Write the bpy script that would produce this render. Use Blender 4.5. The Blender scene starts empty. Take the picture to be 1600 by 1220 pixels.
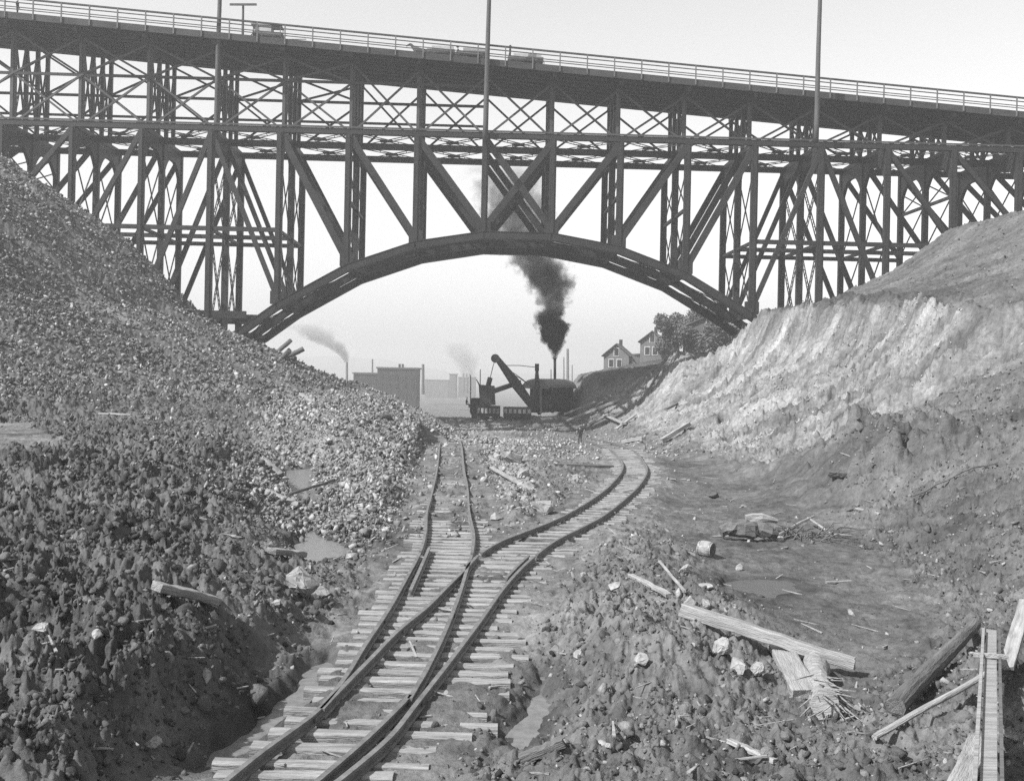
import bpy, bmesh, math, random
import numpy as np
from mathutils import Vector, Matrix

random.seed(7)
RNG = np.random.default_rng(7)
scene = bpy.context.scene
COL = scene.collection
PI = math.pi

# ------------------------------------------------------------------ camera frame
CAMZ = 4.5
F = 1600.0
CX, CY = 800.0, 585.0
ROLL = 0.020
CR, SR = math.cos(ROLL), math.sin(ROLL)

def ray(px, py):
    u = (px - CX) / F; v = (CY - py) / F
    return (u * CR - v * SR, u * SR + v * CR)       # x and z per metre of depth

def at(px, py, Y):
    x, z = ray(px, py)
    return Vector((x * Y, Y, CAMZ + z * Y))

def onz(px, py, z):
    x, k = ray(px, py)
    Y = (z - CAMZ) / k
    return Vector((x * Y, Y, z))

# ------------------------------------------------------------------ materials
def new_mat(name):
    m = bpy.data.materials.new(name); m.use_nodes = True
    nt = m.node_tree
    b = nt.nodes['Principled BSDF']
    return m, nt, b

def grey(v): return (v, v, v, 1.0)

def noise_mat(name, lo, hi, scale=4.0, rough=0.8, bump=0.0, bscale=20.0, stretch=(1, 1, 1), spec=0.3, detail=6.0, bdist=0.02):
    m, nt, b = new_mat(name)
    tc = nt.nodes.new('ShaderNodeTexCoord')
    mp = nt.nodes.new('ShaderNodeMapping'); mp.inputs['Scale'].default_value = stretch
    nt.links.new(tc.outputs['Object'], mp.inputs['Vector'])
    n = nt.nodes.new('ShaderNodeTexNoise'); n.inputs['Scale'].default_value = scale; n.inputs['Detail'].default_value = detail
    n.inputs['Roughness'].default_value = 0.65
    nt.links.new(mp.outputs['Vector'], n.inputs['Vector'])
    r = nt.nodes.new('ShaderNodeValToRGB')
    r.color_ramp.elements[0].position = 0.32; r.color_ramp.elements[1].position = 0.68
    r.color_ramp.elements[0].color = grey(lo); r.color_ramp.elements[1].color = grey(hi)
    nt.links.new(n.outputs['Fac'], r.inputs['Fac'])
    nt.links.new(r.outputs['Color'], b.inputs['Base Color'])
    b.inputs['Roughness'].default_value = rough
    b.inputs['Specular IOR Level'].default_value = spec
    if bump > 0:
        n2 = nt.nodes.new('ShaderNodeTexNoise'); n2.inputs['Scale'].default_value = bscale; n2.inputs['Detail'].default_value = 5
        nt.links.new(mp.outputs['Vector'], n2.inputs['Vector'])
        bp = nt.nodes.new('ShaderNodeBump'); bp.inputs['Strength'].default_value = bump; bp.inputs['Distance'].default_value = bdist
        nt.links.new(n2.outputs['Fac'], bp.inputs['Height'])
        nt.links.new(bp.outputs['Normal'], b.inputs['Normal'])
    return m

M = {}
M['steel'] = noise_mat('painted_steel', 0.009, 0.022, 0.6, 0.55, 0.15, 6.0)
M['steel_lit'] = noise_mat('lit_steel', 0.03, 0.06, 0.7, 0.6, 0.15, 6.0)  # bridge steel lightened as if lit, for near posts, braces and cover angle
M['fascia'] = noise_mat('deck_edge_timber', 0.022, 0.05, 1.2, 0.85, 0.2, 8.0, (0.3, 1, 1))
M['deckwood'] = noise_mat('deck_planks', 0.025, 0.05, 1.0, 0.85)
M['rail_paint'] = noise_mat('railing_paint', 0.02, 0.04, 1.0, 0.7)
M['rail_pale'] = noise_mat('railing_post_paint', 0.08, 0.13, 1.0, 0.7)
M['pole'] = noise_mat('pole_wood', 0.04, 0.08, 1.5, 0.85, 0.2, 8.0, (4, 4, 0.4))
M['rust'] = noise_mat('rusty_rail', 0.07, 0.15, 5.0, 0.45, 0.2, 40.0, spec=0.5)
M['tie'] = noise_mat('tie_wood', 0.115, 0.302, 2.6, 0.9, 0.8, 14.0, (0.5, 5, 5), bdist=0.03)
M['timber'] = noise_mat('grey_timber', 0.158, 0.324, 2.2, 0.85, 0.8, 10.0, (0.6, 7, 7), bdist=0.03)
M['timber_dark'] = noise_mat('dark_timber', 0.058, 0.144, 2.2, 0.9, 0.9, 10.0, (0.6, 6, 6), bdist=0.03)
M['timber_pale'] = noise_mat('pale_timber', 0.13, 0.33, 2.2, 0.85, 0.7, 10.0, (0.6, 7, 7), bdist=0.03)
M['rock'] = noise_mat('rubble_stone', 0.17, 0.36, 1.2, 0.9, 0.5, 14.0)
M['rock_pale'] = noise_mat('pale_stone', 0.15, 0.33, 3.0, 0.85, 0.6, 16.0)
M['rock_mid'] = noise_mat('grey_stone', 0.173, 0.302, 2.5, 0.85, 0.7, 12.0)
M['rock_dark'] = noise_mat('dark_clod', 0.050, 0.108, 3.0, 0.95, 0.9, 14.0)
M['iron'] = noise_mat('black_iron', 0.012, 0.03, 1.5, 0.5)
M['iron_mid'] = noise_mat('sooty_iron', 0.03, 0.06, 1.2, 0.6)
M['roofing'] = noise_mat('machine_roof', 0.10, 0.18, 1.0, 0.7)
M['paleboard'] = noise_mat('pale_boards', 0.252, 0.432, 1.2, 0.85, 0.3, 6.0)
M['cloth'] = noise_mat('dark_cloth', 0.012, 0.03, 6.0, 0.95)
M['cloth_mid'] = noise_mat('grey_cloth', 0.08, 0.14, 6.0, 0.95)
M['skin'] = noise_mat('skin', 0.3, 0.36, 8.0, 0.6)
M['horse'] = noise_mat('horse_coat', 0.03, 0.07, 5.0, 0.7)
M['housewall'] = noise_mat('house_clapboard', 0.10, 0.14, 0.8, 0.85)
M['house_grey'] = noise_mat('house_clapboard_grey', 0.07, 0.10, 0.8, 0.85)
M['shingle'] = noise_mat('roof_shingle', 0.06, 0.09, 1.5, 0.9)
M['glass'] = noise_mat('window_glass', 0.02, 0.04, 2.0, 0.15, spec=0.6)
M['trim'] = noise_mat('white_trim', 0.396, 0.468, 2.0, 0.8)
M['brick'] = noise_mat('warehouse_brick', 0.018, 0.035, 0.5, 0.9)
M['leaf'] = noise_mat('tree_leaves', 0.04, 0.10, 0.8, 0.8)
M['bark'] = noise_mat('tree_bark', 0.05, 0.09, 2.0, 0.9)
M['hill'] = noise_mat('wooded_hill', 0.06, 0.12, 0.01, 1.0)

def water_mat():
    m, nt, b = new_mat('muddy_water')
    b.inputs['Base Color'].default_value = grey(0.2)
    b.inputs['Roughness'].default_value = 0.12
    b.inputs['Specular IOR Level'].default_value = 0.5
    b.inputs['IOR'].default_value = 1.4
    tc = nt.nodes.new('ShaderNodeTexCoord')
    n = nt.nodes.new('ShaderNodeTexNoise'); n.inputs['Scale'].default_value = 7; n.inputs['Detail'].default_value = 4
    nt.links.new(tc.outputs['Object'], n.inputs['Vector'])
    r = nt.nodes.new('ShaderNodeValToRGB'); r.color_ramp.elements[0].color = grey(0.07); r.color_ramp.elements[1].color = grey(0.2)
    nt.links.new(n.outputs['Fac'], r.inputs['Fac']); nt.links.new(r.outputs['Color'], b.inputs['Base Color'])
    rr = nt.nodes.new('ShaderNodeMapRange'); rr.inputs['To Min'].default_value = 0.05; rr.inputs['To Max'].default_value = 0.5
    nt.links.new(n.outputs['Fac'], rr.inputs['Value']); nt.links.new(rr.outputs['Result'], b.inputs['Roughness'])
    bp = nt.nodes.new('ShaderNodeBump'); bp.inputs['Strength'].default_value = 0.15; bp.inputs['Distance'].default_value = 0.02
    nt.links.new(n.outputs['Fac'], bp.inputs['Height']); nt.links.new(bp.outputs['Normal'], b.inputs['Normal'])
    return m
M['water'] = water_mat()
M['wet'] = water_mat(); _b = M['wet'].node_tree.nodes['Principled BSDF']; _b.inputs['IOR'].default_value = 1.3; _b.inputs['Specular IOR Level'].default_value = .3
for _n in M['wet'].node_tree.nodes:
    if _n.type == 'VALTORGB': _n.color_ramp.elements[0].color = grey(.04); _n.color_ramp.elements[1].color = grey(.10)

# ------------------------------------------------------------------ object helpers
def tag(o, label=None, cat=None, group=None, kind=None):
    if label: o['label'] = label
    if cat: o['category'] = cat
    if group: o['group'] = group
    if kind: o['kind'] = kind
    return o

def empty(name, loc=(0, 0, 0)):
    o = bpy.data.objects.new(name, None); o.empty_display_size = 0.5
    COL.objects.link(o); o.location = loc
    return o

def link_mesh(name, verts, faces, mat, parent=None, smooth=False):
    me = bpy.data.meshes.new(name)
    me.from_pydata([tuple(v) for v in verts], [], faces)
    if mat is not None: me.materials.append(mat)
    if smooth: me.polygons.foreach_set('use_smooth', [True] * len(me.polygons))
    me.update()
    o = bpy.data.objects.new(name, me); COL.objects.link(o)
    if parent is not None:
        o.parent = parent
        o.matrix_parent_inverse = Matrix.Translation(-world_loc(parent))
    return o

def world_loc(o):
    v = Vector(o.location)
    if o.parent is not None: v = v + world_loc(o.parent) if o.type == 'EMPTY' else world_loc(o.parent)
    return Vector((0, 0, 0)) if o.type != 'EMPTY' else v

class MB:
    """collects simple solids (in world coordinates) into one mesh"""
    def __init__(s): s.v = []; s.f = []
    def add(s, vs, fs):
        n = len(s.v); s.v += [Vector(q) for q in vs]; s.f += [tuple(i + n for i in f) for f in fs]; return s
    def bar(s, p0, p1, w, d, ref=(0, 0, 1), w1=None, d1=None):
        p0 = Vector(p0); p1 = Vector(p1); a = (p1 - p0).normalized()
        r = Vector(ref)
        side = a.cross(r)
        if side.length < 1e-4: side = a.cross(Vector((0, 1, 0)))
        side.normalize(); up = side.cross(a).normalized()
        w1 = w if w1 is None else w1; d1 = d if d1 is None else d1
        vs = []
        for p, ww, dd in ((p0, w, d), (p1, w1, d1)):
            for i, j in ((-1, -1), (1, -1), (1, 1), (-1, 1)):
                vs.append(p + side * (ww / 2 * i) + up * (dd / 2 * j))
        return s.add(vs, [(3, 2, 1, 0), (4, 5, 6, 7), (0, 1, 5, 4), (1, 2, 6, 5), (2, 3, 7, 6), (3, 0, 4, 7)])
    def box(s, c, sx, sy, sz, rz=0.0):
        c = Vector(c); ca, sa = math.cos(rz), math.sin(rz); vs = []
        for k in (-1, 1):
            for i, j in ((-1, -1), (1, -1), (1, 1), (-1, 1)):
                x, y = sx / 2 * i, sy / 2 * j
                vs.append(c + Vector((x * ca - y * sa, x * sa + y * ca, sz / 2 * k)))
        return s.add(vs, [(3, 2, 1, 0), (4, 5, 6, 7), (0, 1, 5, 4), (1, 2, 6, 5), (2, 3, 7, 6), (3, 0, 4, 7)])
    def tube(s, pts, rad, n=8, wob=0.0, cap=True):
        pts = [Vector(p) for p in pts]
        if not isinstance(rad, (list, tuple)): rad = [rad] * len(pts)
        vs = []; fs = []
        for k, p in enumerate(pts):
            a = (pts[min(k + 1, len(pts) - 1)] - pts[max(k - 1, 0)]).normalized()
            r = Vector((0, 0, 1)) if abs(a.z) < 0.9 else Vector((0, 1, 0))
            e1 = a.cross(r).normalized(); e2 = e1.cross(a).normalized()
            for i in range(n):
                t = 2 * PI * i / n
                rr = rad[k] * (1 + (random.uniform(-wob, wob) if wob else 0))
                vs.append(p + (e1 * math.cos(t) + e2 * math.sin(t)) * rr)
        for k in range(len(pts) - 1):
            for i in range(n):
                j = (i + 1) % n
                fs.append((k * n + i, k * n + j, (k + 1) * n + j, (k + 1) * n + i))
        if cap:
            fs.append(tuple(range(n))[::-1]); fs.append(tuple(range((len(pts) - 1) * n, len(pts) * n)))
        return s.add(vs, fs)
    def sweep(s, pts, prof, up=Vector((0, 0, 1))):
        pts = [Vector(p) for p in pts]; n = len(prof); vs = []; fs = []
        for k, p in enumerate(pts):
            a = (pts[min(k + 1, len(pts) - 1)] - pts[max(k - 1, 0)]).normalized()
            side = a.cross(up).normalized(); u2 = side.cross(a).normalized()
            for (x, z) in prof: vs.append(p + side * x + u2 * z)
        for k in range(len(pts) - 1):
            for i in range(n):
                j = (i + 1) % n
                fs.append((k * n + i, k * n + j, (k + 1) * n + j, (k + 1) * n + i))
        fs.append(tuple(range(n))[::-1]); fs.append(tuple(range((len(pts) - 1) * n, len(pts) * n)))
        return s.add(vs, fs)
    def laced(s, p0, p1, width, nrm, flange=0.10, pitch=0.8, bar=0.07):
        """a laced member: two flats joined by zigzag bars, lying in the plane with normal nrm"""
        p0 = Vector(p0); p1 = Vector(p1); a = (p1 - p0); L = a.length; a.normalize()
        nrm = Vector(nrm).normalized(); side = a.cross(nrm).normalized()
        o = side * (width / 2)
        s.bar(p0 + o, p1 + o, 0.07, flange, side); s.bar(p0 - o, p1 - o, 0.07, flange, side)
        k = max(2, int(L / pitch)); 
        for i in range(k):
            q0 = p0 + a * (L * i / k); q1 = p0 + a * (L * (i + 1) / k)
            sg = 1 if i % 2 else -1
            s.bar(q0 + o * sg, q1 - o * sg, bar, 0.03, nrm)
        return s
    def build(s, name, mat, parent=None, smooth=False):
        return link_mesh(name, s.v, s.f, mat, parent, smooth)

def catmull(pts, step=0.25):
    pts = [Vector(p) for p in pts]; out = []
    for i in range(len(pts) - 1):
        p0 = pts[max(i - 1, 0)]; p1 = pts[i]; p2 = pts[i + 1]; p3 = pts[min(i + 2, len(pts) - 1)]
        n = max(1, int((p2 - p1).length / step))
        for k in range(n):
            t = k / n
            out.append(0.5 * ((2 * p1) + (p2 - p0) * t + (2 * p0 - 5 * p1 + 4 * p2 - p3) * t * t + (3 * p1 - p0 - 3 * p2 + p3) * t ** 3))
    out.append(pts[-1]); return out

# ------------------------------------------------------------------ noise in numpy
def hsh(ix, iy, seed):
    h = (ix.astype(np.int64) * 374761393 + iy.astype(np.int64) * 668265263 + seed * 974711) & 0xFFFFFFFF
    h = ((h ^ (h >> 13)) * 1274126177) & 0xFFFFFFFF
    h = ((h ^ (h >> 16)) * 2246822519) & 0xFFFFFFFF
    return ((h ^ (h >> 15)) & 0xFFFFFF).astype(np.float32) / 16777216.0

def vnoise(x, y, seed=0):
    ix = np.floor(x); iy = np.floor(y); fx = (x - ix).astype(np.float32); fy = (y - iy).astype(np.float32)
    ix = ix.astype(np.int64); iy = iy.astype(np.int64)
    ux = fx * fx * fx * (fx * (fx * 6 - 15) + 10); uy = fy * fy * fy * (fy * (fy * 6 - 15) + 10)
    r = 0
    for dx in (0, 1):
        for dy in (0, 1):
            a = hsh(ix + dx, iy + dy, seed) * 6.2831853
            g = np.cos(a) * (fx - dx) + np.sin(a) * (fy - dy)
            r = r + g * (ux if dx else 1 - ux) * (uy if dy else 1 - uy)
    return r * 1.5

def fbm(x, y, seed, octv=4, gain=0.5):
    r = 0; a = 1.0
    for o in range(octv):
        r = r + a * vnoise(x * 2.03 ** o + o * 17.3, y * 2.03 ** o - o * 9.1, seed + o); a *= gain
    return r

def clods(x, y, seed):
    """rounded/angular lumps: per cell a dome of random height; returns about 0..1"""
    ix = np.floor(x).astype(np.int64); iy = np.floor(y).astype(np.int64)
    best = np.zeros(x.shape, np.float32)
    for dx in (-1, 0, 1):
        for dy in (-1, 0, 1):
            cx = ix + dx; cy = iy + dy
            px = cx + 0.15 + 0.7 * hsh(cx, cy, seed); py = cy + 0.15 + 0.7 * hsh(cx, cy, seed + 1)
            rr = 0.32 + 0.5 * hsh(cx, cy, seed + 2)
            tx = (hsh(cx, cy, seed + 3) - 0.5) * 1.4; ty = (hsh(cx, cy, seed + 4) - 0.5) * 1.4
            ddx = x - px; ddy = y - py
            d = np.maximum(np.abs(ddx * 0.8 + ddy * 0.6), np.abs(ddy * 0.8 - ddx * 0.6)) * 0.55 + np.sqrt(ddx * ddx + ddy * ddy) * 0.5
            h = rr * np.clip(1.25 - (d / rr) ** 2 * 1.25, 0, 1) * (1 + tx * ddx + ty * ddy)
            best = np.maximum(best, h.astype(np.float32))
    return best

def sstep(a, b, x):
    t = np.clip((x - a) / (b - a), 0, 1); return t * t * (3 - 2 * t)

def smax(a, b, k):
    h = np.clip(0.5 + 0.5 * (a - b) / k, 0, 1)
    return b * (1 - h) + a * h + k * h * (1 - h)

# ------------------------------------------------------------------ track geometry (rails traced on the ground, z = rail base)
RZ = 0.13
_FY = np.array([0, 58, 72, 90, 105, 118, 126, 138, 160, 220, 300, 420, 700, 4000.])
_FZ = np.array([0, 0, -.6, -1.4, -2.0, -1.1, -1.0, -1.4, -5, -9, -14, -19, -21, -21.])
def rail_pt(x, y):
    if y > 722: return onz(x, y, RZ + 0.1) - Vector((0, 0, 0.1))
    k, m = ray(x, y); best = None
    for Y in np.arange(45, 125, .25):
        d = abs(CAMZ + m * Y - (float(np.interp(Y, _FY, _FZ)) + RZ + .1))
        if best is None or d < best[0]: best = (d, Y)
    Y = best[1]; return Vector((k * Y, Y, float(np.interp(Y, _FY, _FZ)) + RZ))
def rail_pts(l): return [rail_pt(x, y) for x, y in l]
R_LL = [(344, 1232), (356, 1220), (412, 1175), (465, 1137), (502, 1107), (540, 1059), (570, 1010), (607, 954), (637, 901), (657, 862), (665, 830), (667, 800), (675, 770), (684, 725), (688, 690)]
R_LR = [(640, 1094), (652, 1073), (667, 1047), (694, 991), (716, 935), (731, 886), (738, 862), (740, 834), (733, 800), (730, 760), (724, 725), (719, 687)]
R_RL = [(503, 1110), (540, 1071), (581, 1029), (622, 987), (667, 950), (697, 920), (727, 890), (738, 878), (752, 865), (782, 847), (820, 832), (870, 812), (907, 792), (940, 770), (960, 752), (972, 735), (970, 720), (950, 702), (918, 689), (880, 681)]
R_RR = [(515, 1232), (532, 1220), (607, 1156), (652, 1100), (705, 1032), (750, 972), (787, 920), (825, 879), (866, 847), (907, 826), (945, 805), (980, 777), (1002, 755), (1011, 735), (1004, 720), (988, 704), (950, 690), (905, 681)]
R_IN = [(484, 1232), (499, 1220), (575, 1154), (630, 1100), (640, 1088)]
R_G1 = [(671, 856), (655, 893), (641, 924)]
R_G2 = [(826, 869), (808, 886), (791, 904)]
RAILS = {k: catmull(rail_pts(v)) for k, v in dict(LL=R_LL, LR=R_LR, RL=R_RL, RR=R_RR, IN=R_IN, G1=R_G1, G2=R_G2).items()}
for _l in RAILS.values():
    for _p in _l:
        if _p.y > 40: _p.z = float(np.interp(_p.y, _FY, _FZ)) + RZ + .02
RAIL_XY = np.array([(p.x, p.y) for k in ('LL', 'LR', 'RL', 'RR') for p in RAILS[k][::3]])

# ------------------------------------------------------------------ terrain height
CTRL = [
 (356,1220,0),(530,1220,0),(620,1150,0),(540,1060,0),(700,1030,0),(640,900,0),(780,920,0),(700,830,0),(690,760,0),(700,700,0),(860,850,0),(960,790,0),(985,740,0),(990,715,0),(600,980,0),(450,1165,0),(700,920,0),(760,880,0),
 (330,1190,-.2),(420,1110,-.35),(480,1050,-.35),(545,985,-.12),
 (140,1210,.75),(250,1080,.85),(340,1000,.95),(440,950,.7),(470,915,.45),
 (0,1220,.9),(0,1000,1.3),(100,1100,1.1),(200,950,1.35),(0,850,1.6),(150,800,1.7),(300,850,1.25),(0,720,2.0),(100,690,2.0),(0,660,2.1),(250,700,1.9),(330,680,1.9),(375,720,1.5),(350,780,1.4),(395,690,.9),(400,820,.8),
 (440,870,.05),(500,850,-.12),(490,825,-.1),(465,750,-.15),(470,720,0.05),(540,900,0),(425,715,.3),(500,790,-.05),
 (560,800,.35),(560,780,.6),(600,740,1.0),(560,700,1.1),(640,700,1.0),(500,680,1.2),(440,660,1.6),(600,650,2.0),(640,625,2.5),(680,645,1.4),(700,665,.5),(560,640,1.8),(500,640,1.8),(650,780,.25),(610,830,.25),
 (760,700,.15),(800,720,.4),(830,780,.35),(760,790,.2),(790,800,.35),(850,765,.25),(760,672,-.1),(850,690,-.15),(900,740,.0),
 (900,900,.2),(950,870,.35),(1000,860,.45),(1050,930,.5),(900,1000,.5),(1000,1000,.65),(1100,1050,.5),(900,1150,.55),(1000,1200,.65),(1200,1150,.3),(1250,1080,.1),(830,1100,-.25),(815,1180,-.3),(845,1050,-.15),(760,1060,0.05),(700,1180,.1),(720,1120,.1),(1100,960,.35),
 (1060,740,-.15),(1150,780,-.2),(1250,830,-.15),(1100,830,-.15),(1200,900,-.28),(1300,900,-.2),(1350,950,-.2),(1350,1050,-.1),(1250,1000,-.1),(1170,915,-.33),(1080,870,-.05),
 (1400,1100,.2),(1450,1150,.5),(1550,1100,.6),(1600,1200,.75),(1500,1000,.1),(1600,1000,.8),
]
_cp = [onz(a, b, c) for a, b, c in CTRL] + [Vector((RAIL_XY[k][0], RAIL_XY[k][1], 0)) for k in range(0, len(RAIL_XY), 9) if RAIL_XY[k][1] < 60] + [Vector((-1.6, y_, 0)) for y_ in (10.5, 12, 13.5, 15, 17, 19, 21)] + [Vector(q) for q in ((-6, 3, .8), (0, 3, 0), (6, 3, 1), (-16, 10, 1.2), (16, 10, 2), (-26, 40, 2), (14, 60, -.2), (14, 40, -.2), (4, 70, -.6), (-4, 72, .3), (12, 78, -.6), (-30, 20, 1.6), (0, 78, -.6), (-10, 85, 2.4), (-20, 80, 2.4))]
_P = np.array([(p.x, p.y) for p in _cp]); _Z = np.array([p.z for p in _cp])
def _warp(P):                                        # perspective-like spacing so near and far points count alike
    return np.stack([P[:, 0] / (6 + P[:, 1]) * 12, np.log(6 + P[:, 1]) * 9], 1)
def _phi(r2): return np.sqrt(r2 + 0.15)
_W = _warp(_P)
_A = -_phi(((_W[:, None] - _W[None]) ** 2).sum(-1)); n_ = len(_W)
_K = np.zeros((n_ + 3, n_ + 3)); _K[:n_, :n_] = _A + np.eye(n_) * 0.10
_K[:n_, n_] = 1; _K[:n_, n_ + 1:] = _W; _K[n_, :n_] = 1; _K[n_ + 1:, :n_] = _W.T
_C = np.linalg.solve(_K, np.concatenate([_Z, [0, 0, 0]]))

def tps(X, Y):
    Q = _warp(np.stack([np.clip(X, -26, 14), np.clip(Y, 3, 85)], 1))
    out = np.empty(len(Q))
    for i in range(0, len(Q), 40000):
        q = Q[i:i + 40000]
        out[i:i + 40000] = (-_phi(((q[:, None] - _W[None]) ** 2).sum(-1))) @ _C[:n_] + _C[n_] + q @ _C[n_ + 1:]
    return np.clip(out, -0.45, 2.4)

_RX = np.array([5.5, 7.8, 9, 10.5, 14, 18, 21, 22.5, 23.6, 26, 31, 37, 42, 49, 60, 90])
_RY = np.array([0, 30, 44, 52, 75, 100, 112, 128, 136, 150, 220, 260, 330, 600.])
_RZ = np.array([
 [-3, -1.2, -.3, 0, 1.5, 3.4, 4.8, 5.4, 5.9, 7.0, 9.0, 11.5, 13.5, 16.5, 20, 24],
 [-3, -1.2, -.3, 0, 1.5, 3.4, 4.8, 5.4, 5.9, 7.0, 9.0, 11.5, 13.5, 16.5, 20, 24],
 [-3, -1.2, -.3, 0, 1.3, 3.2, 4.9, 5.9, 6.8, 8.0, 10, 12.4, 15, 18, 21, 24],
 [-3, -1.2, -.3, 0, 1.0, 2.8, 5.0, 6.6, 8.3, 8.9, 11, 13.5, 16, 19, 22, 25],
 [-3, -1.4, -.7, -.2, 1.1, 3.1, 5.4, 7.3, 9.9, 10.6, 12, 14.8, 18, 20.5, 24, 26],
 [-4, -2.4, -1.7, -1.2, .6, 2.8, 5.4, 7.6, 10.5, 11.0, 12.4, 15.4, 19.3, 21.2, 24, 26],
 [-4, -2.2, -1.4, -.8, 1.5, 6.9, 7.4, 7.7, 7.9, 8.1, 8.8, 10, 12, 14, 15, 16],
 [-4, -.5, 2.6, 4.6, 5.4, 6.0, 6.4, 6.6, 6.7, 6.8, 7.1, 7.6, 8, 8.5, 9, 10],
 [0, 3.6, 4.9, 5.1, 5.5, 6.0, 6.4, 6.6, 6.7, 6.8, 7.1, 7.6, 8, 8.5, 9, 10],
 [-3, 0, 2.5, 4.3, 5.1, 6.0, 6.4, 6.6, 6.7, 6.8, 7.2, 7.7, 8.2, 8.7, 9.2, 10],
 [-14, -8, -6, -4, 1.2, 5.5, 6.4, 6.9, 7.2, 7.9, 9.0, 10.2, 11.2, 12.4, 14, 15],
 [-16, -14, -10, -8, -4, 1.5, 5, 6, 6.4, 7.0, 8.5, 9.7, 10.7, 11.9, 13, 14],
 [-25, -25, -25, -22, -20, -19, -18, -17, -16, -16, -14, -12, -12, -10, -8, -6],
 [-30] * 16], float)

def bilin(X, Y):
    jx = np.clip(np.searchsorted(_RX, X) - 1, 0, len(_RX) - 2); tx = np.clip((X - _RX[jx]) / (_RX[jx + 1] - _RX[jx]), 0, 1)
    jy = np.clip(np.searchsorted(_RY, Y) - 1, 0, len(_RY) - 2); ty = np.clip((Y - _RY[jy]) / (_RY[jy + 1] - _RY[jy]), 0, 1)
    a = _RZ[jy, jx] * (1 - tx) + _RZ[jy, jx + 1] * tx; b = _RZ[jy + 1, jx] * (1 - tx) + _RZ[jy + 1, jx + 1] * tx
    r = a * (1 - ty) + b * ty
    return np.where(X < 5.5, r - (5.5 - X) * 1.5, r)

TOE0 = np.array([-24.5, 49.0]); TOED = np.array([12.2, 49.0]); TOED = TOED / np.linalg.norm(TOED)
CREST = 98.0
def left_d(X, Y):
    Yc = np.minimum(Y, CREST + 2.5 * fbm(X / 7, X * 0, 55, 3))
    return -(X - TOE0[0]) * TOED[1] + (Yc - TOE0[1]) * TOED[0]

def polydist(X, Y, poly):
    """signed distance, positive inside"""
    P = np.array(poly); best = np.full(X.shape, 1e9); ins = np.zeros(X.shape, bool)
    for i in range(len(P)):
        a = P[i]; b = P[(i + 1) % len(P)]; ab = b - a
        t = np.clip(((X - a[0]) * ab[0] + (Y - a[1]) * ab[1]) / (ab @ ab), 0, 1)
        d = np.hypot(X - a[0] - t * ab[0], Y - a[1] - t * ab[1]); best = np.minimum(best, d)
        c = ((a[1] > Y) != (b[1] > Y)) & (X < (b[0] - a[0]) * (Y - a[1]) / (b[1] - a[1] + 1e-12) + a[0]); ins ^= c
    return np.where(ins, best, -best)

def W2(pts, z): return [tuple(onz(x, y, z))[:2] for x, y in pts]
PUD = [  # image outline, water level
 ([(300,1215),(345,1165),(400,1118),(450,1075),(480,1040),(514,1030),(535,1048),(500,1092),(455,1128),(420,1156),(370,1190)], -0.12),
 ([(487,822),(497,836),(530,848),(552,862),(515,874),(498,888),(478,882),(452,852),(470,840)], -0.02),
 ([(443,735),(492,731),(486,768),(503,790),(482,802),(455,786),(438,760)], -0.02),
 ([(835,1052),(860,1055),(866,1100),(843,1130),(838,1185),(798,1190),(780,1165),(808,1130),(825,1085)], -0.10),
 ([(1130,910),(1180,904),(1238,905),(1252,924),(1200,938),(1130,930)], -0.24)]
PUDW = [(W2(p, z), z) for p, z in PUD]
PAN = W2([(1020,720),(1080,715),(1200,748),(1270,760),(1310,800),(1380,870),(1460,930),(1500,985),(1420,1080),(1330,1130),(1250,1200),(1220,1170),(1280,1060),(1170,980),(1100,925),(1060,870),(1000,800)], -0.2)
BENCH = W2([(-60,662),(60,664),(110,690),(90,702),(0,713),(-60,712)], 2.0)
FACE = None

def base_h(X, Y):
    z = tps(X, Y); fl = np.interp(Y, _FY, _FZ)
    k = sstep(62, 90, Y) * (1 - 0.0)
    q_ = sstep(-12, -5, X); kk = sstep(88, 100, Y) * (1 - q_) + k * q_
    z = z * (1 - kk) + fl * kk
    d = left_d(X, Y)
    zl = np.where(d < 0, 2.5 + .5 * d, np.interp(d, [0, 3.2, 7.5, 12.2, 16.7, 21.5, 25.1, 29.3, 36, 50, 80], [2.5, 3.3, 5.1, 7.3, 9.6, 14.0, 17.1, 20.4, 24.6, 30, 34])) - np.maximum(0, Y - CREST) * 0.38
    z = smax(z, zl, 0.8)
    z = z + .8 * np.exp(-((X - 3.5) / 6.5) ** 2 - ((Y - 120.5) / 2.6) ** 2)
    r = bilin(X, Y) - np.where(X > 23, np.maximum(0, np.minimum(Y, 112) - 100) * 0.0, 0)
    z = smax(z, r, 0.35)
    return z

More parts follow.
